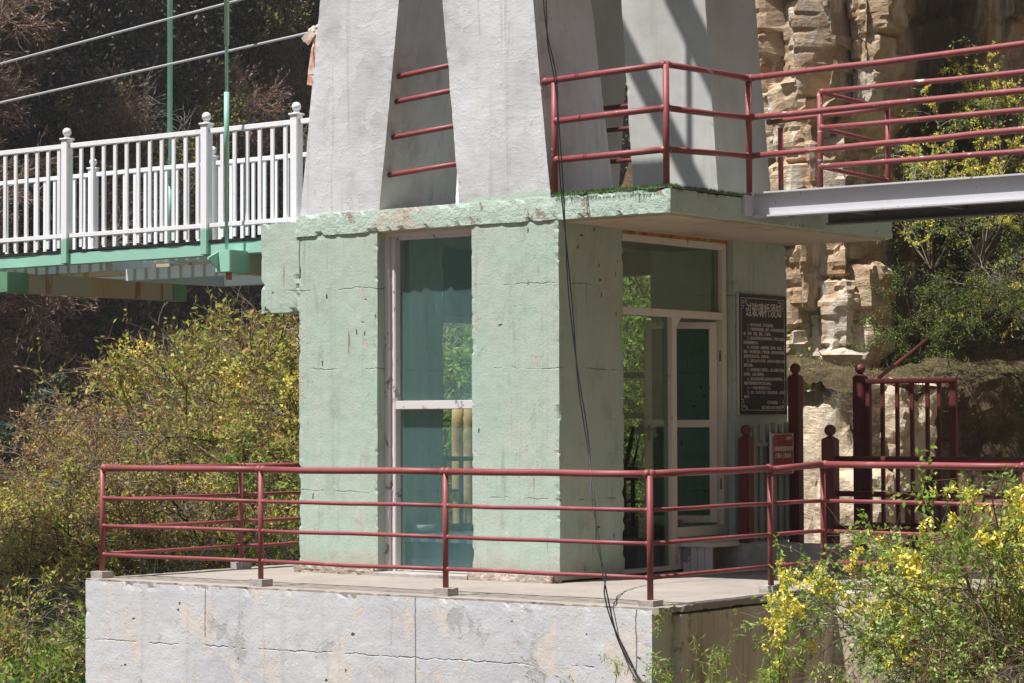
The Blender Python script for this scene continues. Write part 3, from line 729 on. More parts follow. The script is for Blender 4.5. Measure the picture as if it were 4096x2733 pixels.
# walkway to the right
wk = thing("steel_walkway", "grey painted steel channel walkway leaving the upper slab towards the cliff", "walkway", (3, 1.9, 3.3))
c = MB(); y = 1.27
c.box(1.2, 7.2, y, y + .012, 3.195, 3.385).box(1.2, 7.2, y - .055, y + .06, 3.385, 3.399).box(1.2, 7.2, y - .05, y + .06, 3.180, 3.195)
c.build("channel_beam", "grey_steel", wk)
c = MB(); y = 2.46
c.box(1.25, 7.2, y, y + .012, 3.20, 3.34).box(1.25, 7.2, y - .05, y + .06, 3.186, 3.20); c.build("channel_beam", "dark_steel", wk)
MB().box(1.22, 7.2, 1.34, 2.46, 3.345, 3.356).build("deck_plate", "dark_steel", wk)
for x in np.arange(1.7, 7.0, .9): MB().box(x, x + .06, 1.29, 2.455, 3.25, 3.34).build("joist", "dark_steel", wk)
MB().box(1.17, 1.21, 1.10, 1.27, 3.19, 3.37).build("end_plate", "grey_steel", wk)

# ------------------------------------------------------------------ footbridge on the left
YN, YF = .18, 2.36
fb = thing("suspension_footbridge", "pale green suspension footbridge with glass deck leaving the tower to the left", "bridge", (-8, 1.2, 3.1))
MB().box(-16, -3.535, YN, YN + .10, 3.04, 3.165).build("edge_beam", "bridge_green", fb, bevel=.006)
MB().box(-16, -3.08, YF - .05, YF + .05, 3.04, 3.165).build("edge_beam", "bridge_green", fb, bevel=.006)
rough((-16, YN - .01, 3.166), (-3.40, YN + .16, 3.195), .07, .006, .01, seed=70).build("rubber_strip", "black_rubber", fb)
rough((-16, YF - .1, 3.166), (-3.1, YF + .06, 3.20), .09, .005, .01, seed=71).build("rubber_strip", "black_rubber", fb)
for k, x in enumerate((-4.08, -7.29, -10.5, -13.7)):
    MB().box(x + .008, x + .192, .22, 2.33, 2.775 + .07 * (k == 0), 2.975 + .07 * (k == 0)).build("cross_beam", "rusted_channel", fb, bevel=.004)
    for y0, y1, mt in ((-.07, .219, "bridge_green" if k == 0 else "dark_green_paint"), (2.331, 2.54, "dark_green_paint")):
        z0 = 2.77 + .08 * (k == 0)
        b = MB().box(x, x + .2, y0, y1, z0, z0 + .215).build("beam_end", mt, fb, bevel=.006)
    if k == 0:
        g = MB().hexa([(x + .03, -.20, 2.97), (x + .05, -.20, 2.97), (x + .05, -.07, 2.88), (x + .03, -.07, 2.88), (x + .03, -.20, 2.99), (x + .05, -.20, 2.99), (x + .05, -.07, 3.05), (x + .03, -.07, 3.05)])
        g.build("gusset", "bridge_green", fb)
        MB().tube([(x + .12, .0, 2.78), (x + .12, .0, 2.86)], .03).build("anchor_nut", "rusty_flashing", fb, True)
for k, (xa, xb) in enumerate(((-6.05, -3.1), (-9.3, -6.25), (-12.6, -9.5))):
    zl, zh = (2.875, 3.0) if k == 0 else (2.99, 3.10)
    fr = MB(); fr.box(xa, xb, .62, .68, zl, zh).box(xa, xb, 2.0, 2.06, zl, zh).box(xa, xa + .06, .68, 2.0, zl, zh).box(xb - .06, xb, .68, 2.0, zl, zh)
    fo = fr.build("deck_frame", "pale_blue_steel", fb, bevel=.004)
    MB().box(xa, xb, .30, 2.25, 3.105, 3.125).build("glass_panel", "bridge_glass", fb)
MB().box(-16, -3.6, 1.24, 1.30, 2.99, 3.09).build("centre_joist", "rusted_channel", fb)

def white_railing(label, Y, posts, x_end, x0):
    t = thing("white_railing", label, "railing", ((x_end + x0) / 2, Y, 3.2))
    for x in posts:
        p = MB().box(x - .045, x + .045, Y - .075, Y + .015, 3.05, 4.33).build("post", "white_enamel_post", t, bevel=.006)
        MB().box(x - .055, x + .055, Y - .085, Y + .025, 4.332, 4.352).lathe((x, Y - .03, 4.352), [(.02, 0), (.032, .006), (.026, .022), (.02, .03)]).ball((x, Y - .03, 4.415), .046).build("finial", "white_enamel", p, True)
    MB().box(x_end, x0, Y - .045, Y - .005, 4.245, 4.295).build("top_rail", "white_enamel", t, bevel=.005)
    MB().box(x_end, x0, Y - .045, Y - .005, 3.315, 3.36).build("bottom_rail", "white_enamel", t, bevel=.005)
    x = x0 - .1; 
    while x > x_end:
        if min(abs(x - q) for q in posts) > .085:
            MB().box(x - .021, x + .021, Y - .035, Y - .015, 3.215, 4.244).build("baluster", "white_enamel", t)
        x -= .1683
    return t
white_railing("white metal railing with ball finials on the near side of the footbridge", YN + .03, [-3.24, -4.44, -6.46, -8.47, -10.48], -11.2, -2.95)
white_railing("white metal railing with ball finials on the far side of the footbridge", YF, [-3.2, -4.55, -6.48, -8.40, -10.32, -12.25], -14.2, -2.9)

hr = thing("hanger_rod", "slim green hanger rod in front of the white bridge railing next to the tower", "rod", (-3.99, 0, 3))
MB().tube([(-3.99, 0, 2.9), (-3.99, 0, 9.5)], .0165).build("rod", "bridge_green", hr, True)
for z0, z1 in ((3.88, 4.60), (5.06, 9.4)): MB().tube([(-3.99, 0, z0), (-3.99, 0, z1)], .026, 12).build("sleeve", "bridge_green", hr, True)
hr = thing("hanger_rod", "green hanger rod standing behind the near white railing farther from the tower", "rod", (-7.24, 2.42, 3))
MB().tube([(-7.24, 2.42, 2.9), (-7.24, 2.42, 9.5)], .018).build("rod", "bridge_green", hr, True)
for z0, z1 in ((3.5, 4.15), (4.62, 9.4)): MB().tube([(-7.24, 2.42, z0), (-7.24, 2.42, z1)], .031, 12).build("sleeve", "bridge_green", hr, True)
def wire(name, label, pts, r, mat, cat="cable", n=8):
    o = MB().tube(pts, r, n).build(name, mat, None, True); return tag(o, label, cat)
wire("steel_cable", "upper grey steel cable slanting over the bridge towards the top of the tower", [(-18, .3, 4.55), (-12, .3, 4.92), (-7.65, .3, 5.252), (-4.1, .3, 5.553), (-2.2, .3, 5.72)], .0125, "wire_rope")
wire("steel_cable", "lower grey steel cable ending at the tied rope beside the tower leg", [(-18, .3, 4.25), (-12, .3, 4.57), (-7.65, .3, 4.834), (-3.05, .3, 5.144), (-2.6, .3, 5.175)], .0125, "wire_rope")
rp = thing("tied_rope", "frayed rope and faded cloth strips knotted on the lower cable", "rope", (-3.09, .29, 5.1))
k = MB(); rr = random.Random(2)
for i in range(7): k.ball((-3.09 + rr.gauss(0, .022), .28 + rr.gauss(0, .015), 5.16 + rr.gauss(0, .025)), .028, 8)
k.build("knot", "rope_fibre", rp, True)
c = MB()
def strip(pts, wd):
    for (a, b) in zip(pts[:-1], pts[1:]): c.bar(a, b, wd, .012, (0, 1, .2))
strip([(-3.09, .26, 5.14), (-3.16, .25, 5.10), (-3.22, .25, 5.06)], .05); strip([(-3.08, .25, 5.12), (-3.13, .24, 5.05), (-3.16, .24, 5.02)], .05); strip([(-3.05, .27, 5.13), (-3.045, .26, 5.0), (-3.06, .26, 4.88)], .05)
c.hexa([(-3.15, .24, 4.72), (-3.06, .24, 4.72), (-3.06, .26, 4.72), (-3.15, .26, 4.72), (-3.10, .24, 4.98), (-3.085, .24, 4.98), (-3.085, .26, 4.98), (-3.10, .26, 4.98)])
strip([(-3.11, .25, 4.72), (-3.13, .25, 4.62)], .07)
c.build("cloth", "faded_cloth", rp)
MB().tube([(-3.09, .27, 5.12), (-3.10, .26, 4.9), (-3.09, .26, 4.65), (-3.11, .24, 4.35), (-3.14, .24, 4.05), (-3.13, .25, 3.9), (-3.05, .3, 3.8)], .011).build("rope", "rope_fibre", rp, True)

cab = [(.087, -.3, 5.012), (.122, -.3, 4.67), (.176, -.27, 4.302), (.233, -.3, 3.764), (.294, -.3, 3.054), (.35, -.3, 2.385), (.438, -.33, 1.793), (0.597, -0.400, 1.206), (0.783, -0.600, 0.814), (0.988, -0.850, 0.594), (1.268, -1.200, 0.422), (1.559, -1.550, 0.277), (1.796, -1.860, 0.201), (1.836, -1.900, 0.089), (1.915, -1.900, -0.153), (2.033, -1.900, -0.375), (2.172, -1.920, -0.553), (2.340, -1.950, -0.771)]
def cabl(dx, ph, label):
    p = [Vector((.03, -.3, 5.6))] + [Vector(q) for q in cab]; out = []
    for i in range(len(p) - 1):
        a, b, c_, d = p[max(0, i - 1)], p[i], p[i + 1], p[min(len(p) - 1, i + 2)]
        for k in range(6):
            t = k / 6; q = .5 * ((2 * b) + (c_ - a) * t + (2 * a - 5 * b + 4 * c_ - d) * t * t + (3 * b - a - 3 * c_ + d) * t ** 3)
            s_ = math.sin(i * 1.9 + t * 1.9 + ph); out.append(q + Vector((dx * s_, 0, 0)))
    wire("hanging_cable", label, out, .0055, "black_cable", "cable", 6)
cabl(.014, 0, "left strand of the black cable hanging in front of the green pillar"); cabl(.014, 2.6, "right strand of the black cable hanging in front of the green pillar")

# ------------------------------------------------------------------ signs
def text_mesh(body, size, squeeze=1.0, align='LEFT', off=.012):
    cu = bpy.data.curves.new("t", 'FONT'); cu.body = body; cu.size = size; cu.extrude = .0008; cu.align_x = align; cu.offset = off * size
    o = bpy.data.objects.new("t", cu); COL.objects.link(o)
    bpy.context.view_layer.update(); dg = bpy.context.evaluated_depsgraph_get()
    me = bpy.data.meshes.new_from_object(o.evaluated_get(dg)); bpy.data.objects.remove(o); bpy.data.curves.remove(cu)
    for v in me.vertices: v.co.x *= squeeze
    return me
def put_text(name, body, size, x, y, z, mat, parent, width=None, align='LEFT', off=.012):
    me = text_mesh(body, size, 1.0, align, off); me.materials.clear()
    if width:
        xsx = [v.co.x for v in me.vertices]; k = width / (max(xsx) - min(xsx))
        for v in me.vertices: v.co.x *= k
    b = base_of(parent)
    me.transform(Matrix(((0, 0, 1, x - b.x), (1, 0, 0, y - b.y), (0, 1, 0, z - b.z), (0, 0, 0, 1))))
    return link(name, me, mat, parent)
sg = thing("notice_sign", "tall black notice board with white Chinese bridge rules on the green pillar", "sign", (.02, 3.3, 1.46))
MB().box(.006, .026, 2.865, 3.735, 1.462, 2.622).build("board", "sign_black", sg, bevel=.003)
MB().box(.006, .026, 2.852, 2.864, 1.462, 2.622).build("board_edge", "sign_edge", sg)
XT = .0275
put_text("title_text", "过玻璃桥须知", .148, XT, 2.985, 2.418, "sign_lettering", sg, .65, off=.006)
rules = [(1, "一、树立安全意识，遵守过桥须知。"), (1, "二、严禁游客推搡拥挤、嬉戏、长时间逗留或倚靠栏"), (0, "杆、奔跑、追逐、跳跃、打闹等。"),
         (1, "三、游客必须按秩序走玻璃桥中间，严禁用力摇晃玻"), (0, "璃桥或跨越护栏。"), (1, "四、凡有心脏病、心脑血管病、精神病、高血压、恐"),
         (0, "高症、孕妇及醉酒者，严禁过桥，游玩者如有隐瞒自"), (0, "身病史发生意外者，后果自负。"), (1, "五、如有儿童参与本项目，必须有家长或监护人监督"),
         (0, "看护过桥。"), (1, "六、游客需按规定穿鞋套进入，禁止光脚或穿鞋底较"), (0, "硬的鞋，以免不慎滑倒。"), (1, "七、游客在游玩时请妥善保管好自己的贵重物品，避"),
         (0, "免因不慎掉落给您带来经济损失。"), (1, "八、一次最大乘坐量为20人。"), (1, "九、风大、雨大等不佳天气请勿过玻璃桥，以免发生"), (0, "意外。")]
for i, (ind, tx) in enumerate(rules):
    z = 2.315 - .0435 * i
    put_text("rule_text", tx, .0345, XT, 2.945 + .06 * ind, z, "sign_lettering", sg, (.0333 * len(tx)) if not ind else .0305 * len(tx))
put_text("signature_text", "天脊山风景区", .034, XT, 3.36, 1.565, "sign_lettering", sg)
put_text("signature_text", "联系电话: 0355-8927713", .034, XT, 3.265, 1.517, "sign_lettering", sg, .40)
fr = MB(); bw_ = .005
def ln(y0, y1, z0, z1): fr.box(XT - .0015, XT, min(y0, y1) - bw_ / 2, max(y0, y1) + bw_ / 2, min(z0, z1) - bw_ / 2, max(z0, z1) + bw_ / 2)
Y0, Y1, Z0, Z1 = 2.905, 3.695, 1.503, 2.582
ln(Y0 + .12, Y1 - .12, Z1, Z1); ln(Y0 + .12, Y1 - .12, Z0, Z0); ln(Y0, Y0, Z0 + .12, Z1 - .12); ln(Y1, Y1, Z0 + .12, Z1 - .12)
for yc, sy in ((Y0, 1), (Y1, -1)):
    for zc, sz in ((Z0, 1), (Z1, -1)):
        def L(a, b, c, d): ln(yc + sy * a, yc + sy * c, zc + sz * b, zc + sz * d)
        for q in ((0, 0, .075, 0), (0, 0, 0, .075), (.075, 0, .075, .045), (0, .075, .045, .075), (.025, .025, .05, .025), (.025, .025, .025, .05), (.05, .025, .05, .05), (.025, .05, .05, .05),
                  (.075, .03, .10, .03), (.10, .03, .10, 0), (.10, 0, .12, 0), (.03, .075, .03, .10), (.03, .10, 0, .10), (0, .10, 0, .12)): L(*q)
fr.build("border", "sign_lettering", sg)

rs = thing("red_sign", "small maroon sign with white Chinese lettering on the grey slats between red posts", "sign", (.4, 3.0, .9))
MB().box(.385, .40, 2.838, 3.24, .885, 1.288).build("board", "sign_maroon", rs, bevel=.003)
MB().box(.385, .40, 2.815, 2.837, .885, 1.288).build("board_edge", "sign_edge", rs)
put_text("sign_text", "大瀑布拍摄直播专用平台", .05, .4015, 2.868, 1.115, "sign_lettering", rs, .35)
put_text("sign_text", "| 只限5人 | 注意安全", .05, .4015, 2.895, 1.050, "sign_lettering", rs, .29)
put_text("sign_text", "温馨提示", .03, .4015, 3.10, 1.222, "sign_lettering", rs, .095)
f2 = MB()
f2.box(.400, .4012, 2.855, 3.226, 1.270, 1.274).box(.400, .4012, 2.855, 3.226, .899, .903).box(.400, .4012, 2.852, 2.856, .90, 1.274).box(.400, .4012, 3.224, 3.228, .90, 1.274)
for y, sy in ((2.854, 1), (3.226, -1)):
    for z, sz in ((.901, 1), (1.272, -1)):
        n = len(f2.v); f2.v += [(.4013, y, z), (.4013, y + sy * .03, z), (.4013, y, z + sz * .03)]; f2.f.append((n, n + 1, n + 2))
f2.build("border", "sign_lettering", rs)
e = MB(); e.lathe((0, 0, 0), [(.0005, 0), (.019, 0)], 16)
e2 = MB(); e2.v = [(.4013, 2.905 + x, 1.205 + y) for x, y, z in e.v] + [(.4013, 2.893, 1.215), (.4013, 2.917, 1.215), (.4013, 2.905, 1.247)]; e2.f = e.f + [(len(e.v), len(e.v) + 1, len(e.v) + 2)]
e2.build("emblem", "emblem_green", rs)

# red posts, slat panel, gate and ball-post railing behind the booth
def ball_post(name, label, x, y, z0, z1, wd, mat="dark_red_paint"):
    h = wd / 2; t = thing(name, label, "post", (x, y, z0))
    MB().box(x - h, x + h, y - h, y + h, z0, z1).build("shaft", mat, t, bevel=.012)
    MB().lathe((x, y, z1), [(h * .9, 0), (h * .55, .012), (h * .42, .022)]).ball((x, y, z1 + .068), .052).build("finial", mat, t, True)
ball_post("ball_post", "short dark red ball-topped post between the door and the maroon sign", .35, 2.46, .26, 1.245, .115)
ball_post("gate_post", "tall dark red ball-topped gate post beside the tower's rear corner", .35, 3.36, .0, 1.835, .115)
ball_post("gate_post", "tall dark red ball-topped gate post carrying the barred gate leaf", .35, 4.62, .0, 1.85, .12)
sl = thing("slat_panel", "grey sheet metal slat panel behind the maroon sign", "panel", (.34, 2.9, .26))
rr = random.Random(5)
for k in range(6):
    y = 2.60 + .115 * k; MB().box(.325, .345, y, y + .055, .26, 1.30 + .09 * rr.random()).build("slat", "galvanised_sheet", sl, bevel=.003)
MB().box(.310, .3245, 2.58, 3.28, .27, 1.18).build("backing_sheet", "galvanised_sheet", sl)
MB().box(.346, .37, 2.56, 3.29, 1.16, 1.20).build("slat_rail", "galvanised_sheet", sl)
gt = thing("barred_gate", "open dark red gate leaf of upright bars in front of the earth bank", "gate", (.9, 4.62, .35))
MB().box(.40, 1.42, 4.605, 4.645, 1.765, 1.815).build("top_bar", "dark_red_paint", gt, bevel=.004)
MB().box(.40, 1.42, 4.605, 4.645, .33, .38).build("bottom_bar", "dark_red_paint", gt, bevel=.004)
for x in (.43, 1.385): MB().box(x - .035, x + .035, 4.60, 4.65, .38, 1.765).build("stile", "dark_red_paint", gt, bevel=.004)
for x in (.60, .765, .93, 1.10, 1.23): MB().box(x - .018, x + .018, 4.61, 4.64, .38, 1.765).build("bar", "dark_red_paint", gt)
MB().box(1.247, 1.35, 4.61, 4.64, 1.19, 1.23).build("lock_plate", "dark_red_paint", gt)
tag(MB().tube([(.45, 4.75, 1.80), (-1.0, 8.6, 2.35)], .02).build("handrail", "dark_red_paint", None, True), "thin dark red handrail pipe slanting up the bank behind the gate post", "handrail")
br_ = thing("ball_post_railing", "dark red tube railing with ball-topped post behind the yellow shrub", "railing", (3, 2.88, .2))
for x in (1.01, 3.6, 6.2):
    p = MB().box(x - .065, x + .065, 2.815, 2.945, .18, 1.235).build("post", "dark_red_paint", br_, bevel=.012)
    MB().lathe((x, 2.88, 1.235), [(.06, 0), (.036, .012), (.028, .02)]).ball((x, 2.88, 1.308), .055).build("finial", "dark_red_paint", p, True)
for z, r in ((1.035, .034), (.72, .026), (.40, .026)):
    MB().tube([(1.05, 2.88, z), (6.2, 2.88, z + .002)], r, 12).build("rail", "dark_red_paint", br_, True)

# ------------------------------------------------------------------ small things: bench, chair, table, bowls, stool, log fence
bn = thing("step_bench", "small peeling white wooden step bench below the tower door", "step", (.1, 2.4, 0))
MB().box(-.04, .30, 1.93, 2.98, .235, .275).build("top_board", "ivory_frame", bn, bevel=.006)
lg = MB()
for k in range(4): lg.box(-.03 + .08 * k, .045 + .08 * k, 1.96, 1.985, .0, .233)
lg.build("slatted_leg", "peeling_white_frame", bn, bevel=.003)
lg = MB()
for k in range(4): lg.box(-.03 + .08 * k, .045 + .08 * k, 2.90, 2.925, .0, .233)
lg.build("slatted_leg", "peeling_white_frame", bn, bevel=.003)
bk = MB(); bk.box(-.028, -.012, 1.99, 2.89, .01, .11).box(-.028, -.012, 1.99, 2.89, .118, .225); bk.build("back_boards", "ivory_frame", bn)
tag(MB().lathe((.1, 2.66, .277), [(.0005, .0), (.055, 0), (.075, .03), (.07, .03), (.05, .006), (.0005, .006)], 14).build("saucer", "porcelain", None, True), "small pale dish left on the step bench below the door", "dish")
ch = thing("wooden_chair", "dark wooden chair with slatted back seen through the fixed door pane", "chair", (-1.28, 3.0, .38))
cw = []
def cb(a, b, wd, ht, nm): MB().bar(a, b, wd, ht, (1, .1, 0)).build(nm, "dark_wood", ch, bevel=.004)
cx0, cx1, cy0 = -1.42, -1.05, 3.0
cb((cx0, cy0, .38), (cx0, cy0, .86), .035, .035, "leg"); cb((cx1, cy0, .38), (cx1, cy0, .86), .035, .035, "leg")
cb((cx0, cy0 - .38, .38), (cx0, cy0 - .38, .82), .035, .035, "leg"); cb((cx1, cy0 - .38, .38), (cx1, cy0 - .38, .82), .035, .035, "leg")
MB().box(cx0 - .02, cx1 + .02, cy0 - .40, cy0 + .02, .82, .86).build("seat", "dark_wood", ch, bevel=.008)
cb((cx0, cy0, .86), (cx0 + .05, cy0 + .1, 1.33), .035, .035, "back_post"); cb((cx1, cy0, .86), (cx1 + .02, cy0 + .1, 1.33), .035, .035, "back_post")
MB().bar((cx0 + .03, cy0 + .1, 1.31), (cx1 + .04, cy0 + .1, 1.31), .03, .07).build("top_rail", "dark_wood", ch, bevel=.006)
MB().bar((cx0, cy0 + .02, .92), (cx1, cy0 + .02, .92), .025, .05).build("back_rail", "dark_wood", ch, bevel=.004)
for k in range(3):
    t = (k + 1) / 4; x = cx0 + (cx1 - cx0) * t; cb((x, cy0 + .02, .92), (x + .04, cy0 + .1, 1.30), .022, .02, "back_slat")
MB().bar((cx0, cy0, .60), (cx1, cy0, .60), .02, .03).build("stretcher", "dark_wood", ch)
tb = thing("low_table", "low table edged with blue tiles just inside the front window", "table", (-1.5, .6, 0))
MB().box(-2.05, -.98, .31, .95, .36, .375).box(-2.05, -.98, .305, .312, .30, .36).build("tiled_top", "blue_tiles", tb)
rough((-2.03, .325, .05), (-1.0, .93, .298), .06, .01, .02, seed=80).build("cloth_skirt", "dark_cloth", tb)
for (x, y, lab) in ((-1.90, .46, "white bowl nearer the window glass on the blue-tiled table"), (-1.985, .60, "white bowl half hidden behind another bowl on the blue-tiled table")):
    tag(MB().lathe((x, y, .376), [(.0005, .012), (.04, .012), (.035, 0), (.042, .0), (.075, .03), (.10, .075), (.095, .075), (.07, .034), (.035, .018), (.0005, .016)], 24).build("bowl", "porcelain", None, True), lab, "bowl")
so_ = thing("metal_stool", "dark metal stool standing inside against the left opening", "stool", (-2.55, 1.6, 0))
MB().box(-2.80, -2.25, 1.45, 1.85, 1.02, 1.06).build("seat", "dark_steel", so_, bevel=.005)
for x, y in ((-2.78, 1.47), (-2.27, 1.47), (-2.78, 1.83), (-2.27, 1.83)): MB().box(x - .015, x + .015, y - .015, y + .015, .38, 1.02).build("leg", "dark_steel", so_)
MB().box(-2.78, -2.27, 1.46, 1.48, .72, .745).build("stretcher", "dark_steel", so_)
lf = thing("log_fence", "yellow log style fence seen through the front window beyond the tower", "fence", (-4.2, 4.0, 0))
def logp(a, b, r):
    a = Vector(a); b = Vector(b); n = 8; pts = [a.lerp(b, i / n) + mn.noise_vector(a.lerp(b, i / n) * 6) * r * .18 for i in range(n + 1)]
    return MB().tube(pts, [r * (1 + .14 * mn.noise(p * 9)) for p in pts], 12)
for x in (-4.36, -4.23): logp((x, 4.0 + (x + 4.36) * .3, -.1), (x, 4.0 + (x + 4.36) * .3, 1.58), .062).build("post", "log_paint", lf, True)
for z in (1.42, 1.22, .98, .72): logp((-4.3, 4.06, z), (-2.9, 4.5, z + .02), .058).build("rail", "log_paint", lf, True)
#VEG
# ------------------------------------------------------------------ vegetation
def skeleton(rng, stems, L, spread, droop, n2, n3, l2, l3, r0, up=1.0, jit=.22, lean=(0, 0, 0), start=.25):
    """Stems, side branches and twigs as polylines: list of (level, points (n,3), r_start, r_end)."""
    out = []
    def grow(p, d, L, n, jit, droop):
        pts = [p]; st = L / n; d = d / np.linalg.norm(d)
        for i in range(n):
            d = d + rng.normal(0, jit, 3) + np.array((0, 0, -droop * (i + 1) / n)); d /= np.linalg.norm(d); p = p + d * st; pts.append(p)
        return np.array(pts)
    for s in range(stems):
        a = rng.uniform(0, 2 * math.pi); q = spread * math.sqrt(rng.uniform(0, 1))
        d = np.array((math.cos(a) * q, math.sin(a) * q, up)) + np.array(lean)
        p0 = np.array((math.cos(a), math.sin(a), 0)) * rng.uniform(0, .08) * L
        ln = L * rng.uniform(.6, 1.1); main = grow(p0, d, ln, 8, jit * .6, droop); out.append((1, main, r0, r0 * .3))
        for k in range(n2):
            t = rng.uniform(start, 1) * 7.99; i = int(t); b = main[i] + (main[i + 1] - main[i]) * (t - i)
            dd = (main[i + 1] - main[i]); dd /= np.linalg.norm(dd); dd = dd * .8 + rng.normal(0, .62, 3) + np.array((0, 0, .12))
            sub = grow(b, dd, L * l2 * rng.uniform(.5, 1.2) * (1.15 - t / 16), 5, jit, droop * .8); out.append((2, sub, r0 * .42, r0 * .16))
            for m_ in range(n3):
                t2 = rng.uniform(.15, 1) * 4.99; i2 = int(t2); b2 = sub[i2] + (sub[i2 + 1] - sub[i2]) * (t2 - i2)
                d3 = (sub[i2 + 1] - sub[i2]); d3 /= np.linalg.norm(d3); d3 = d3 * .8 + rng.normal(0, .6, 3)
                out.append((3, grow(b2, d3, L * l3 * rng.uniform(.5, 1.3), 3, jit, droop * .6), r0 * .18, r0 * .08))
    return out
def mesh_np(name, V, F, mat):
    me = bpy.data.meshes.new(name); V = np.asarray(V, np.float32); F = np.asarray(F, np.int32)
    me.vertices.add(len(V)); me.vertices.foreach_set("co", V.ravel())
    me.loops.add(F.size); me.loops.foreach_set("vertex_index", F.ravel())
    me.polygons.add(len(F)); me.polygons.foreach_set("loop_start", np.arange(0, F.size, 4, dtype=np.int32))
    me.update(calc_edges=True); me.materials.append(MAT[mat]); return me
def unit(a): return a / np.maximum(1e-9, np.linalg.norm(a, axis=1, keepdims=True))
def branches_mesh(name, sk, mat):
    A = np.concatenate([p[:-1] for _, p, _, _ in sk]); B = np.concatenate([p[1:] for _, p, _, _ in sk])
    RA = np.concatenate([np.linspace(a, b, len(p))[:-1] for _, p, a, b in sk]); RB = np.concatenate([np.linspace(a, b, len(p))[1:] for _, p, a, b in sk])
    d = unit(B - A); ref = np.where(np.abs(d[:, 2:3]) < .9, np.array((0, 0, 1.)), np.array((1., 0, 0)))
    u = unit(np.cross(d, ref)); v = np.cross(d, u); n = 4; V = []
    for base, r in ((A, RA), (B, RB)):
        for j in range(n):
            t = 2 * math.pi * j / n; V.append(base + (u * math.cos(t) + v * math.sin(t)) * r[:, None])
    V = np.stack(V, 1); k = len(A); idx = np.arange(k)[:, None] * (2 * n)
    F = np.concatenate([idx + np.array((j, (j + 1) % n, n + (j + 1) % n, n + j)) for j in range(n)], 0)
    return mesh_np(name, V.reshape(-1, 3), F, mat)
def sites(rng, sk, per_m, levels, tip=0.0):
    P = []; D = []
    for lv, p, _, _ in sk:
        if lv not in levels: continue
        seg = np.linalg.norm(p[1:] - p[:-1], axis=1); Ls = seg.sum(); n = rng.poisson(Ls * per_m)
        if n == 0: continue
        t = rng.uniform(tip, 1, n) * (len(p) - 1 - 1e-6); i = t.astype(int); f = (t - i)[:, None]
        P.append(p[i] * (1 - f) + p[i + 1] * f); D.append(unit(p[i + 1] - p[i]))
    return np.concatenate(P), np.concatenate(D)
def leaf_quads(name, rng, P, D, ln, wd, mat, along=.5, droop=0.0, jit=.02, var=.35):
    n = len(P); d = unit(D * along + rng.normal(0, .55, (n, 3)) + np.array((0, 0, -droop)))
    s = unit(np.cross(d, rng.normal(0, 1, (n, 3)))); nn = np.cross(s, d)
    l = (ln * rng.uniform(1 - var, 1 + var, n))[:, None]; w_ = (wd * rng.uniform(1 - var, 1 + var, n))[:, None]
    b = P + rng.normal(0, jit, (n, 3)); mid = b + d * l * .48 + nn * w_ * .12
    V = np.stack([b, mid + s * w_ * .5, b + d * l - nn * w_ * .15, mid - s * w_ * .5], 1).reshape(-1, 3)
    return mesh_np(name, V, np.arange(n * 4).reshape(n, 4), mat)
def clump(rng, P, D, k, frac):
    """keep only sites inside k random blobs, so that blossom gathers in clusters"""
    c = P[rng.integers(0, len(P), k)]; keep = np.zeros(len(P), bool)
    for q in c: keep |= np.linalg.norm(P - q, axis=1) < frac * rng.uniform(.5, 1.4)
    return P[keep], D[keep]

KIND = {}
def shrub_kind(key, seed, sk_args, bark_mat, leaf=None, bloom=None, leaf2=None):
    rng = np.random.default_rng(seed); sk = skeleton(rng, **sk_args); parts = []
    bm_ = branches_mesh("branches", sk, bark_mat)
    for nm, spec in (("leaves", leaf), ("young_leaves", leaf2)):
        if spec:
            P, D = sites(rng, sk, spec["per_m"], spec.get("levels", (2, 3)), spec.get("tip", 0.0))
            if "blobs" in spec: P, D = clump(rng, P, D, *spec["blobs"])
            parts.append((nm, leaf_quads(nm, rng, P, D, spec["l"], spec["w"], spec["mat"], spec.get("along", .5), spec.get("droop", 0.), spec.get("jit", .02))))
    if bloom:
        P, D = sites(rng, sk, bloom["per_m"], (2, 3), bloom.get("tip", .2)); P, D = clump(rng, P, D, *bloom["blobs"])
        P = np.repeat(P, 4, 0); D = np.repeat(D, 4, 0)
        parts.append(("blossom", leaf_quads("blossom", rng, P, D, bloom["l"], bloom["w"], "yellow_petals", .1, 0, .008)))
    KIND[key] = (bm_, parts); return KIND[key]
def plant(key, name, loc, rot, sc, label, cat, group=None, tilt=(0, 0)):
    bm_, parts = KIND[key]; o = bpy.data.objects.new(name, bm_); COL.objects.link(o); o.location = loc; o.scale = (sc,) * 3 if not isinstance(sc, tuple) else sc
    o.rotation_euler = (tilt[0], tilt[1], rot); tag(o, label, cat, group)
    for nm, me in parts:
        c = bpy.data.objects.new(nm, me); COL.objects.link(c); c.parent = o
    return o

SH = dict(stems=12, L=1.7, spread=.75, droop=.10, n2=11, n3=5, l2=.36, l3=.16, r0=.017)
shrub_kind("spring1", 1, SH, "grey_bark", dict(per_m=32, l=.060, w=.023, mat="spring_leaves", blobs=(34, .26)))
shrub_kind("spring2", 2, dict(SH, spread=.95, droop=.16), "dark_bark", dict(per_m=28, l=.052, w=.020, mat="spring_leaves", blobs=(28, .26)), leaf2=dict(per_m=9, l=.055, w=.024, mat="golden_leaves", tip=.5))
shrub_kind("golden", 3, dict(SH, spread=.9), "dark_bark", dict(per_m=25, l=.054, w=.022, mat="golden_leaves", blobs=(30, .26)), bloom=dict(per_m=16, l=.034, w=.022, blobs=(22, .24)))
shrub_kind("rusty", 4, dict(SH, L=2.1, spread=.6, n2=12), "reddish_bark", dict(per_m=20, l=.055, w=.021, mat="rusty_leaves", blobs=(30, .28)), leaf2=dict(per_m=9, l=.06, w=.022, mat="spring_leaves", tip=.4, blobs=(20, .35)))
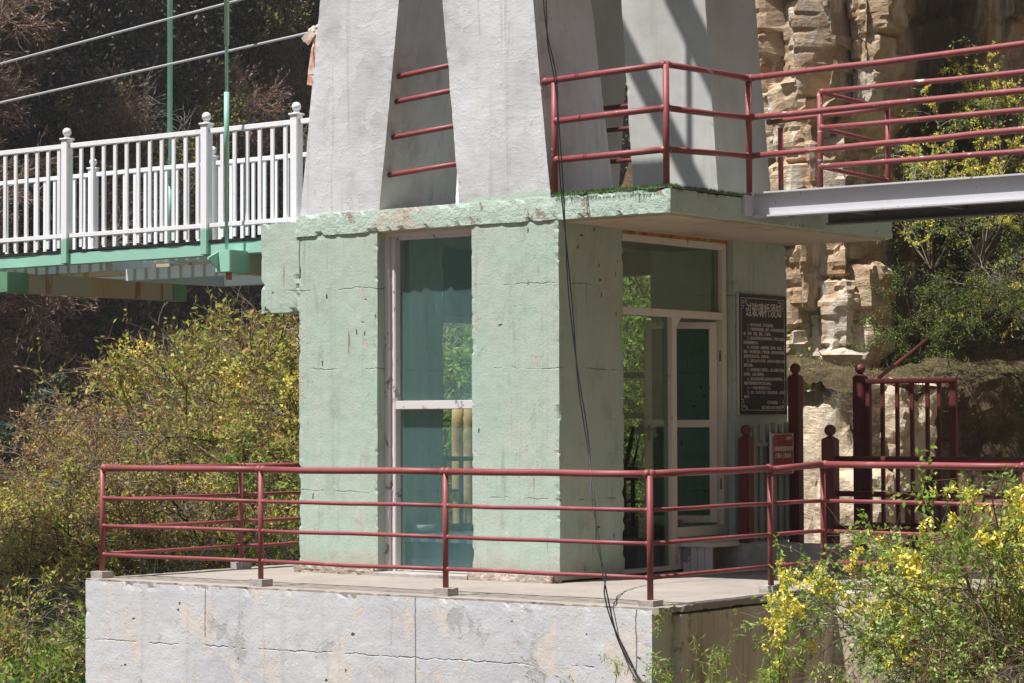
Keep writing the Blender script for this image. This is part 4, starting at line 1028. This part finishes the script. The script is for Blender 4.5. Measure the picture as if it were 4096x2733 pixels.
shrub_kind("green", 5, dict(SH, L=1.4, spread=1.1), "grey_bark", dict(per_m=36, l=.065, w=.026, mat="green_leaves", blobs=(32, .26)), leaf2=dict(per_m=6, l=.055, w=.02, mat="spring_leaves"))
shrub_kind("twiggy", 6, dict(SH, stems=16, L=1.5, spread=1.1, droop=.2, n3=6), "pale_bark", dict(per_m=5, l=.045, w=.016, mat="spring_leaves"))

def hz(x, y): return H(x, y)
TW = (0, 0)
rng = np.random.default_rng(77); placed = []; count = 0
KL = {"spring1": "yellow-green shrub in young leaf on the lit slope left of the tower", "spring2": "olive shrub with golden shoots on the lit slope left of the tower",
      "golden": "golden flowering shrub on the lit slope left of the tower", "rusty": "reddish young-leaved shrub on the lit slope under the footbridge",
      "green": "fresh green shrub low on the slope left of the white terrace", "twiggy": "pale leafless twiggy shrub on the slope left of the terrace"}
def slope_ok(x, y):
    if x > -4.9 and y < 7.6: return False
    if x > -3.0: return False
    return True
tries = 0
while len(placed) < 150 and tries < 9000:
    tries += 1
    y = rng.uniform(-1.5, 15.5); x = rng.uniform(-25, -3.0)
    # keep to what the photograph can see: left of the sight line past the tower, or through its glazing
    dx, dy = x - 12.53, y + 16.93; tn = (dx * .792 + dy * .610) / (dx * -.610 + dy * .792)
    if not slope_ok(x, y) or tn < -.235 or tn > -.0 or (tn > -.065 and y < 7.5): continue
    if tn > -.075 and tn > -.02 and y < 8: continue
    if min([math.hypot(x - a, y - b) for a, b in placed] or [9]) < (.72 if y < 7 else .95): continue
    placed.append((x, y))
    u = rng.uniform()
    if x > -9.5 and y > 8: key = "rusty" if u < .55 else ("spring1" if u < .75 else "twiggy")
    elif y < 3.2: key = "green" if u < .45 else ("spring1" if u < .7 else ("twiggy" if u < .85 else "spring2"))
    else: key = "spring1" if u < .28 else ("spring2" if u < .5 else ("golden" if u < .62 else ("rusty" if u < .82 else "twiggy")))
    if tn > -.075: key = "green" if u < .6 else "twiggy"
    lab = KL[key] if tn < -.075 else ("light green shrub behind the tower, seen through its glass" if key == "green" else "grey twiggy shrub behind the tower, seen through its glass")
    s_ = rng.uniform(.7, 1.55) * (1.2 if y > 8 else 1.0) * (1.35 if (x > -10.5 and y > 6) else 1.0)
    if tn < -.075:                                  # crest line of the slope's growth: shrubs get lower towards the valley edge
        q = (tn + .21) / .21; dep = dx * -.610 + dy * .792
        crest = 1.385 + dep * ((-.035 + .05 * (q / .153) if q < .153 else .015 + .041 * (q - .153) / .434))
        s_ = min(s_, (crest + (.3 if q > .2 else -.1) - hz(x, y)) / (2.15 if key == "rusty" else 1.75))
        if s_ < .32: continue
    plant(key, "shrub", (x, y, hz(x, y) - .05), rng.uniform(0, 6.28), s_, lab, "shrub", lab.split(" on ")[0].split(" low ")[0].replace("shrub", "shrubs", 1).split(" behind")[0] + (" behind the tower" if tn > -.075 else " on the left slope"))
plant("golden", "shrub", (-15.2, 7.6, hz(-15.2, 7.6)), 1.0, 1.35, "largest golden flowering shrub at the slope's left crest beneath the bridge", "shrub")

shrub_kind("greentall", 7, dict(SH, L=2.0, spread=.6, stems=14), "grey_bark", dict(per_m=26, l=.06, w=.024, mat="bright_leaves"))
for i, (x, y, sc) in enumerate(((-4.9, 8.1, 1.5), (-5.3, 8.9, 1.7), (-5.9, 9.6, 2.0), (-5.0, 7.7, 1.1), (-4.75, 8.6, 1.3))):
    plant("greentall", "shrub", (x, y, .15 if i != 3 else -.2), i * 1.7, sc, "light green shrub behind the tower, seen through its glass", "shrub", "light green shrubs behind the tower")

# dark wood on the far gorge wall: one mass
m = M("far_wood_foliage", .8, .15)
c = m.ramp(m.noise(.22, 5, .6), [(.30, (.035, .075, .06)), (.42, (.06, .085, .06)), (.48, (.10, .085, .07)), (.54, (.15, .125, .105)), (.62, (.17, .16, .05)), (.72, (.09, .085, .07))])
gold = m.m('MULTIPLY', m.rng(m.noise(.5, 4, .6), .56, .66), m.rng(m.isl, .45, .6)); c = m.mix(gold, c, (.42, .31, .05))
c = m.mix(w(m, m.isl, .3), c, (.12, .11, .095)); m.color(c); reg(m)
rng = np.random.default_rng(5); Ps = []; Ds = []
def wall_x(y, z):
    t = max(0.0, z + 14); return -37 - .21 * t + 2.6 * mn.noise(Vector((y * .07, z * .05, 3))) + 1.1 * mn.noise(Vector((y * .25, z * .2, 9))) - .02 * (y - 25)
for i in range(2200):
    y = rng.uniform(10, 62); z = rng.uniform(-13, 26); R_ = rng.uniform(.7, 2.0); x = wall_x(y, z)
    n = int(115 * R_); q = rng.normal(0, .42, (n, 3)) * np.array((R_ * .8, R_, R_ * 1.1)); Ps.append(q + np.array((x + R_ * .5, y, z + R_ * .4))); Ds.append(unit(q + np.array((0, 0, .3 * R_)) + 1e-6))
P = np.concatenate(Ps); D = np.concatenate(Ds)
tag(link("far_wood", leaf_quads("far_wood", rng, P, D, .17, .085, "far_wood_foliage", .5, 0, .05), None), "dark brown and olive wood covering the shaded far gorge wall", "wood", kind="stuff")
rng = np.random.default_rng(6)
# trees one can tell apart on the far side
TR = dict(stems=5, L=4.2, spread=.35, droop=-.02, n2=16, n3=9, l2=.42, l3=.17, r0=.05, start=.3)
shrub_kind("bare1", 21, dict(TR), "pale_bark"); shrub_kind("bare2", 22, dict(TR, stems=7, spread=.9, droop=-.05), "pale_bark", leaf2=dict(per_m=1.2, l=.09, w=.05, mat="spring_leaves"))
shrub_kind("pink1", 23, dict(TR, stems=9, spread=.6, n2=20, n3=12, l2=.36), "reddish_bark", dict(per_m=16, l=.16, w=.018, mat="pinkish_twigs", along=1.2))
shrub_kind("olive1", 24, dict(TR, stems=8, spread=.8, n2=15, n3=8), "dark_bark", dict(per_m=11, l=.13, w=.07, mat="dull_wood_leaves"))
def wallpt(y, z): return (wall_x(y, z) + .6, y, z)
def tree(key, y, z, sc, label, rot=0.0, tilt=.35, x=None):
    p = wallpt(y, z); plant(key, "bare_tree" if key != "olive1" else "tree", (p[0] if x is None else x, p[1], p[2]), rot, sc, label, "tree", tilt=(0, tilt))
tree("pink1", 25.4, 3.2, 1.35, "pinkish brown bare tree at the upper left, above the bridge railing", 0)
tree("pink1", 24.6, 7.6, 1.3, "pale pinkish tree at the photo's top left corner above the cables", 2.0)
tree("pink1", 25.8, -2.2, 1.15, "light brown feathery tree at the left edge below the bridge deck", 4.0)
tree("bare1", 34.0, 6.0, 1.1, "grey leafless tree whose twigs show above the railing near the tower leg", 1.0)
tree("bare2", 36.6, 6.2, .95, "second grey leafless tree, closest to the white tower leg", 2.6)
tree("bare2", 27.5, -2.2, 1.1, "spreading grey bare tree below the bridge at far left", 3.3)
tree("bare1", 31.0, -3.6, 1.25, "tall thin grey bare tree below the rusty cross beam", .4)
tree("bare2", 33.4, -2.8, 1.2, "grey bare tree beside the reddish shrubs below the bridge end", 5.0)
tree("olive1", 30.6, 6.5, .9, "yellow-green tree just above the middle of the bridge railing", 1.5)
for i in range(34):
    yy = 16 + i * 1.15 + rng.uniform(-1, 1); zz = rng.uniform(-4, 17)
    k = ("pink1", "olive1", "bare2", "olive1", "pink1")[i % 5]; p = wallpt(yy, zz)
    lab = {"pink1": "brownish feathery bare tree within the wood on the far gorge wall", "olive1": "dull olive tree within the wood on the far gorge wall", "bare2": "grey bare tree within the wood on the far gorge wall"}[k]
    plant(k, "bare_tree" if k != "olive1" else "tree", p, rng.uniform(0, 6), rng.uniform(.55, 1.0), lab, "tree", lab.replace("tree", "trees", 1), tilt=(0, .3))
# conifer low at the left
def conifer(name, loc, h, seed, label):
    rng = np.random.default_rng(seed); sk = [(1, np.array([(0, 0, z) for z in np.linspace(0, h, 12)]) + rng.normal(0, .02, (12, 3)), .10, .015)]
    z = h * .1
    while z < h * .98:
        L = (h - z) * .36 + .15
        for k in range(7):
            a = rng.uniform(0, 6.28); d = np.array((math.cos(a), math.sin(a), .25)); p = np.array((0, 0, z)); pts = [p]
            for i in range(5): d = d + rng.normal(0, .1, 3) + np.array((0, 0, -.10 + .05 * i)); d /= np.linalg.norm(d); p = p + d * L * rng.uniform(.15, .24); pts.append(p)
            pts = np.array(pts); sk.append((2, pts, .018, .006))
            for j in range(9):
                i = rng.integers(1, 5); d3 = pts[i + 1 if i < 5 else i] - pts[i]; d3 = d3 / (np.linalg.norm(d3) + 1e-6) + rng.normal(0, .6, 3); d3[2] *= .5; q = pts[i]; d3 = d3 / np.linalg.norm(d3)
                sk.append((3, np.array([q + d3 * L * .13 * t for t in range(3)]), .006, .003))
        z += h * .045
    bm_ = branches_mesh("trunk", sk, "dark_bark"); P, D = sites(rng, sk, 62, (2, 3)); nd = leaf_quads("needles", rng, P, D, .10, .016, "needles", .7, 0, .03)
    o = link(name, bm_, None); o.location = loc; tag(o, label, "conifer"); c = link("needles", nd, None, o); return o
conifer("pine_tree", (-22.6, 14.3, -3.5), 6.0, 3, "dark green pine at the lower left behind the yellow shrubs")
conifer("pine_tree", (-22.4, 12.9, -3.8), 5.4, 8, "smaller dark pine at the left edge behind the yellow shrubs")

# slope behind the cliff's left edge: brush and thin grass
shrub_kind("thinbrush", 31, dict(SH, stems=14, L=2.0, spread=.7, droop=.05), "grey_bark", dict(per_m=9, l=.05, w=.02, mat="green_leaves"))
for i, (x, y, z, lab) in enumerate(((-5.6, 11.6, 5.0, "thin leafy brush on the rock shoulder right of the rear tower leg, lower clump"), (-6.0, 12.6, 6.2, "thin leafy brush at the top of the rock shoulder beside the rear tower leg"), (-6.6, 12.4, 5.2, "brush half hidden behind the rear tower leg"))):
    plant("thinbrush", "shrub", (x, y, z), i * 2.0, 1.0, lab, "shrub")
mb = MB()
for i in range(30):
    for j in range(24):
        u = i / 29; v = j / 23; x = -9 + 5.4 * u; y = 11.0 + 5 * v - 1.0 * u; z = 1.5 + 3.2 * u * .6 + 6.5 * v + .5 * mn.fractal(Vector((x, y, 3)), 1, 2, 5); mb.v.append((x, y, z))
for i in range(29):
    for j in range(23):
        a = i * 24 + j; mb.f.append((a, a + 24, a + 25, a + 1))
tag(mb.build("rock_shoulder_slope", "dry_soil"), kind="structure")

# forsythia hanging on the shaded cliff and the bank
FO = dict(stems=9, L=1.5, spread=.8, droop=.22, n2=7, n3=4, l2=.34, l3=.14, r0=.011)
shrub_kind("forsythia", 41, FO, "grey_bark", dict(per_m=20, l=.042, w=.019, mat="bright_leaves"), bloom=dict(per_m=30, l=.026, w=.013, blobs=(34, .17)))
shrub_kind("forsythia2", 42, dict(FO, stems=7, spread=1.1, droop=.3), "pale_bark", dict(per_m=16, l=.045, w=.02, mat="bright_leaves"), bloom=dict(per_m=30, l=.026, w=.013, blobs=(30, .18)))
shrub_kind("fern", 43, dict(FO, stems=9, L=1.2, spread=1.4, droop=.15, n2=9, n3=5), "dark_bark", dict(per_m=42, l=.026, w=.013, mat="green_leaves"))
for i, (k, x, y, z, rt, sc, lx, lab) in enumerate((
    ("forsythia", -.75, 9.5, 3.35, .5, 1.05, -.1, "yellow-flowered bush on the dark cliff behind the upper railings"),
    ("forsythia2", -.6, 10.7, 3.6, 2.1, 1.0, 0, "yellow-flowered bush at the right edge behind the upper railings"),
    ("forsythia", -1.1, 8.9, 3.2, 4.0, .75, 0, "small yellow-flowered spray just above the steel walkway"),
    ("forsythia2", -.45, 10.2, 2.45, 1.0, 1.0, 0, "drooping yellow-flowered bush under the steel walkway on the cliff"),
    ("forsythia", -.3, 11.2, 2.9, 3.0, 1.05, 0, "yellow-flowered bush under the walkway at the right edge"),
    ("forsythia2", -1.25, 9.5, 4.15, .2, .95, 0, "yellow-green spray hanging on the dark cliff behind the middle upper rail"),
    ("forsythia", -1.0, 10.5, 4.45, 3.2, 1.0, 0, "yellow-green bush highest on the dark cliff behind the top upper rail"),
    ("forsythia2", -.8, 11.4, 4.3, 5.1, 1.0, 0, "yellow-green bush on the cliff at the right edge above the walkway"),
    ("fern", -1.3, 8.9, 2.6, 2.3, .9, 0, "fine-leaved green shrub spreading left across the dark cliff foot"),
    ("fern", -.95, 8.3, 2.15, 0.3, .8, 0, "fine-leaved green shrub above the barred gate"),
    ("fern", -.6, 9.2, 2.55, 1.9, .85, 0, "fine-leaved green shrub higher on the bank beneath the yellow flowers"),
    ("twiggy", -.5, 10.4, 2.5, 1.4, .8, 0, "leafless twiggy shrub on the bank under the walkway"),
    ("twiggy", -1.9, 8.3, 1.5, .3, .35, 0, "little dead twiggy bush among the rubble beside the pale cliff foot"))):
    plant(k, "shrub", (x, y, z), rt, sc, lab, "shrub", tilt=(.25, .1))
# grass on the bank
rng = np.random.default_rng(12); P = []
for i in range(9000):
    u = rng.uniform(.2, 8); k = rng.uniform(16, 39); a = bank_pt(u, int(k)); b = bank_pt(u, min(39, int(k) + 1)); t = k - int(k)
    P.append([a[q] * (1 - t) + b[q] * t for q in range(3)])
for i in range(700):
    u = rng.uniform(.2, 8); k = rng.uniform(4, 21); P.append(bank_pt(u, int(k)))
P = np.array(P); D = np.tile(np.array((.25, -.1, .6)), (len(P), 1))
tag(link("bank_grass", leaf_quads("bank_grass", rng, P, D, .065, .007, "dry_grass", .9, 0, .02), None), "dry and green grass covering the earth bank behind the gate", "grass", kind="stuff")
# leaf litter and grass on the lit left slope
P = []
for i in range(16000):
    y = rng.uniform(-1.5, 14); x = rng.uniform(-22, -3.2)
    if slope_ok(x, y): P.append((x, y, H(x, y)))
P = np.array(P); D = np.tile(np.array((0, 0, .6)), (len(P), 1))
tag(link("slope_grass", leaf_quads("slope_grass", rng, P, D, .20, .014, "dry_grass", .8, 0, .03), None), "dry grass and litter under the shrubs on the left slope", "grass", kind="stuff")

# foreground shrubs at the lower right
FG = dict(stems=12, L=1.6, spread=.85, droop=.12, n2=11, n3=6, l2=.36, l3=.15, r0=.011)
shrub_kind("caragana", 51, FG, "reddish_bark", dict(per_m=62, l=.033, w=.017, mat="sage_leaves", jit=.014, blobs=(44, .20)))
shrub_kind("caragana2", 52, dict(FG, spread=1.2, droop=.2), "grey_bark", dict(per_m=62, l=.033, w=.017, mat="sage_leaves", jit=.014, blobs=(44, .20)))
shrub_kind("yellow1", 53, dict(FG, stems=8, L=1.8, n2=9, n3=4, droop=.18), "reddish_bark", dict(per_m=34, l=.045, w=.021, mat="bright_leaves", jit=.01), bloom=dict(per_m=40, l=.038, w=.019, blobs=(42, .145)))
shrub_kind("yellow2", 54, dict(FG, stems=7, L=1.7, spread=1.25, n2=8, n3=4, droop=.25), "pale_bark", dict(per_m=30, l=.046, w=.022, mat="bright_leaves", jit=.01), bloom=dict(per_m=40, l=.038, w=.019, blobs=(36, .155)))
shrub_kind("sapling", 55, dict(FG, stems=3, L=1.2, spread=.25, droop=.03, n2=12, n3=2, l2=.22, l3=.12, r0=.008, start=.1), "reddish_bark", dict(per_m=52, l=.058, w=.0105, mat="bright_leaves", droop=.5, along=.5, jit=.006))
shrub_kind("deadtwigs", 56, dict(FG, stems=16, L=1.2, spread=1.3, droop=.35, n2=9, n3=4), "reddish_bark", dict(per_m=1.2, l=.03, w=.014, mat="sage_leaves"))
for i, (k, x, y, z, rt, sc, lab) in enumerate((
    ("yellow1", 4.85, -1.3, -.50, .4, 1.08, "yellow-flowered shrub with the tallest blossom sprays in front of the right railing"),
    ("yellow2", 4.08, -1.25, -.40, 2.2, .85, "yellow-flowered shrub leaning left over the terrace corner"),
    ("yellow1", 5.45, -1.2, -.55, 3.6, .95, "yellow-flowered shrub at the lower right edge of the picture"),
    ("yellow2", 5.0, -1.9, -1.05, 5.2, .9, "low yellow-flowered shrub in the middle of the front thicket"),
    ("yellow1", 4.65, -1.6, -.75, 2.6, .85, "yellow-flowered shrub between the sage green ones of the front thicket"),
    ("caragana", 4.75, -1.4, -.85, 1.1, .8, "sage green small-leaved shrub left in the front thicket"),
    ("caragana2", 5.0, -1.5, -.75, 0.2, 1.0, "sage green small-leaved shrub below the tall blossom"),
    ("caragana", 5.3, -1.4, -.80, 2.9, 1.0, "sage green small-leaved shrub at the right edge of the front thicket"),
    ("caragana2", 4.95, -2.1, -1.2, 4.0, .9, "sage green small-leaved shrub low at the bottom edge"),
    ("caragana", 5.1, -2.1, -1.2, 5.0, 1.0, "sage green small-leaved shrub in the bottom right corner"),
    ("caragana2", 5.0, -1.8, -.95, 1.7, 1.0, "sage green small-leaved shrub in the middle right of the front thicket"),
    ("caragana2", 5.4, -2.2, -1.15, 0.7, .95, "sage green small-leaved shrub lowest in the bottom right corner"),
    ("caragana", 4.7, -2.3, -1.3, 3.1, .8, "sage green small-leaved shrub at the bottom edge beside the dead twigs"),
    ("deadtwigs", 4.15, -1.6, -1.0, 1.0, .8, "dead reddish twigs beneath the front thicket"),
    ("deadtwigs", 4.1, -2.3, -1.3, 3.0, .8, "dead twigs low in front of the thicket"),
    ("sapling", 3.30, -1.9, -1.15, .3, 1.05, "narrow-leaved sapling left of the dead twigs"),
    ("sapling", 3.50, -2.0, -1.25, 1.5, .95, "narrow-leaved sapling leaning beside the dead twigs"),
    ("sapling", 2.95, -2.0, -1.45, 3.2, 1.0, "narrow-leaved sapling low at the bottom middle"),
    ("sapling", 2.66, -2.0, -1.18, 2.4, .95, "slender single narrow-leaved sapling against the stained side wall"),
    ("sapling", 2.35, -2.4, -1.42, 4.4, .85, "short narrow-leaved sapling at the terrace's front corner"),
    ("sapling", 2.1, -2.5, -1.32, 5.4, .8, "narrow-leaved sapling where the black cables reach the bottom edge"))):
    plant(k, "sapling" if k == "sapling" else "shrub", (x, y, z), rt, sc, lab, "sapling" if k == "sapling" else "shrub")

# ------------------------------------------------------------------ thin valley haze
mb = MB().box(-75, 75, -75, 125, -21, 75)
hm = bpy.data.materials.new("valley_haze"); hm.use_nodes = True; hn = hm.node_tree
hn.nodes.remove(hn.nodes["Principled BSDF"]); pv = hn.nodes.new("ShaderNodeVolumePrincipled")
pv.inputs["Density"].default_value = .00035; pv.inputs["Color"].default_value = (.92, .95, 1.0, 1)
hn.links.new(pv.outputs[0], hn.nodes["Material Output"].inputs["Volume"]); MAT["valley_haze"] = hm
tag(mb.build("haze", "valley_haze"), "thin pale haze in the valley air", "haze", kind="stuff")
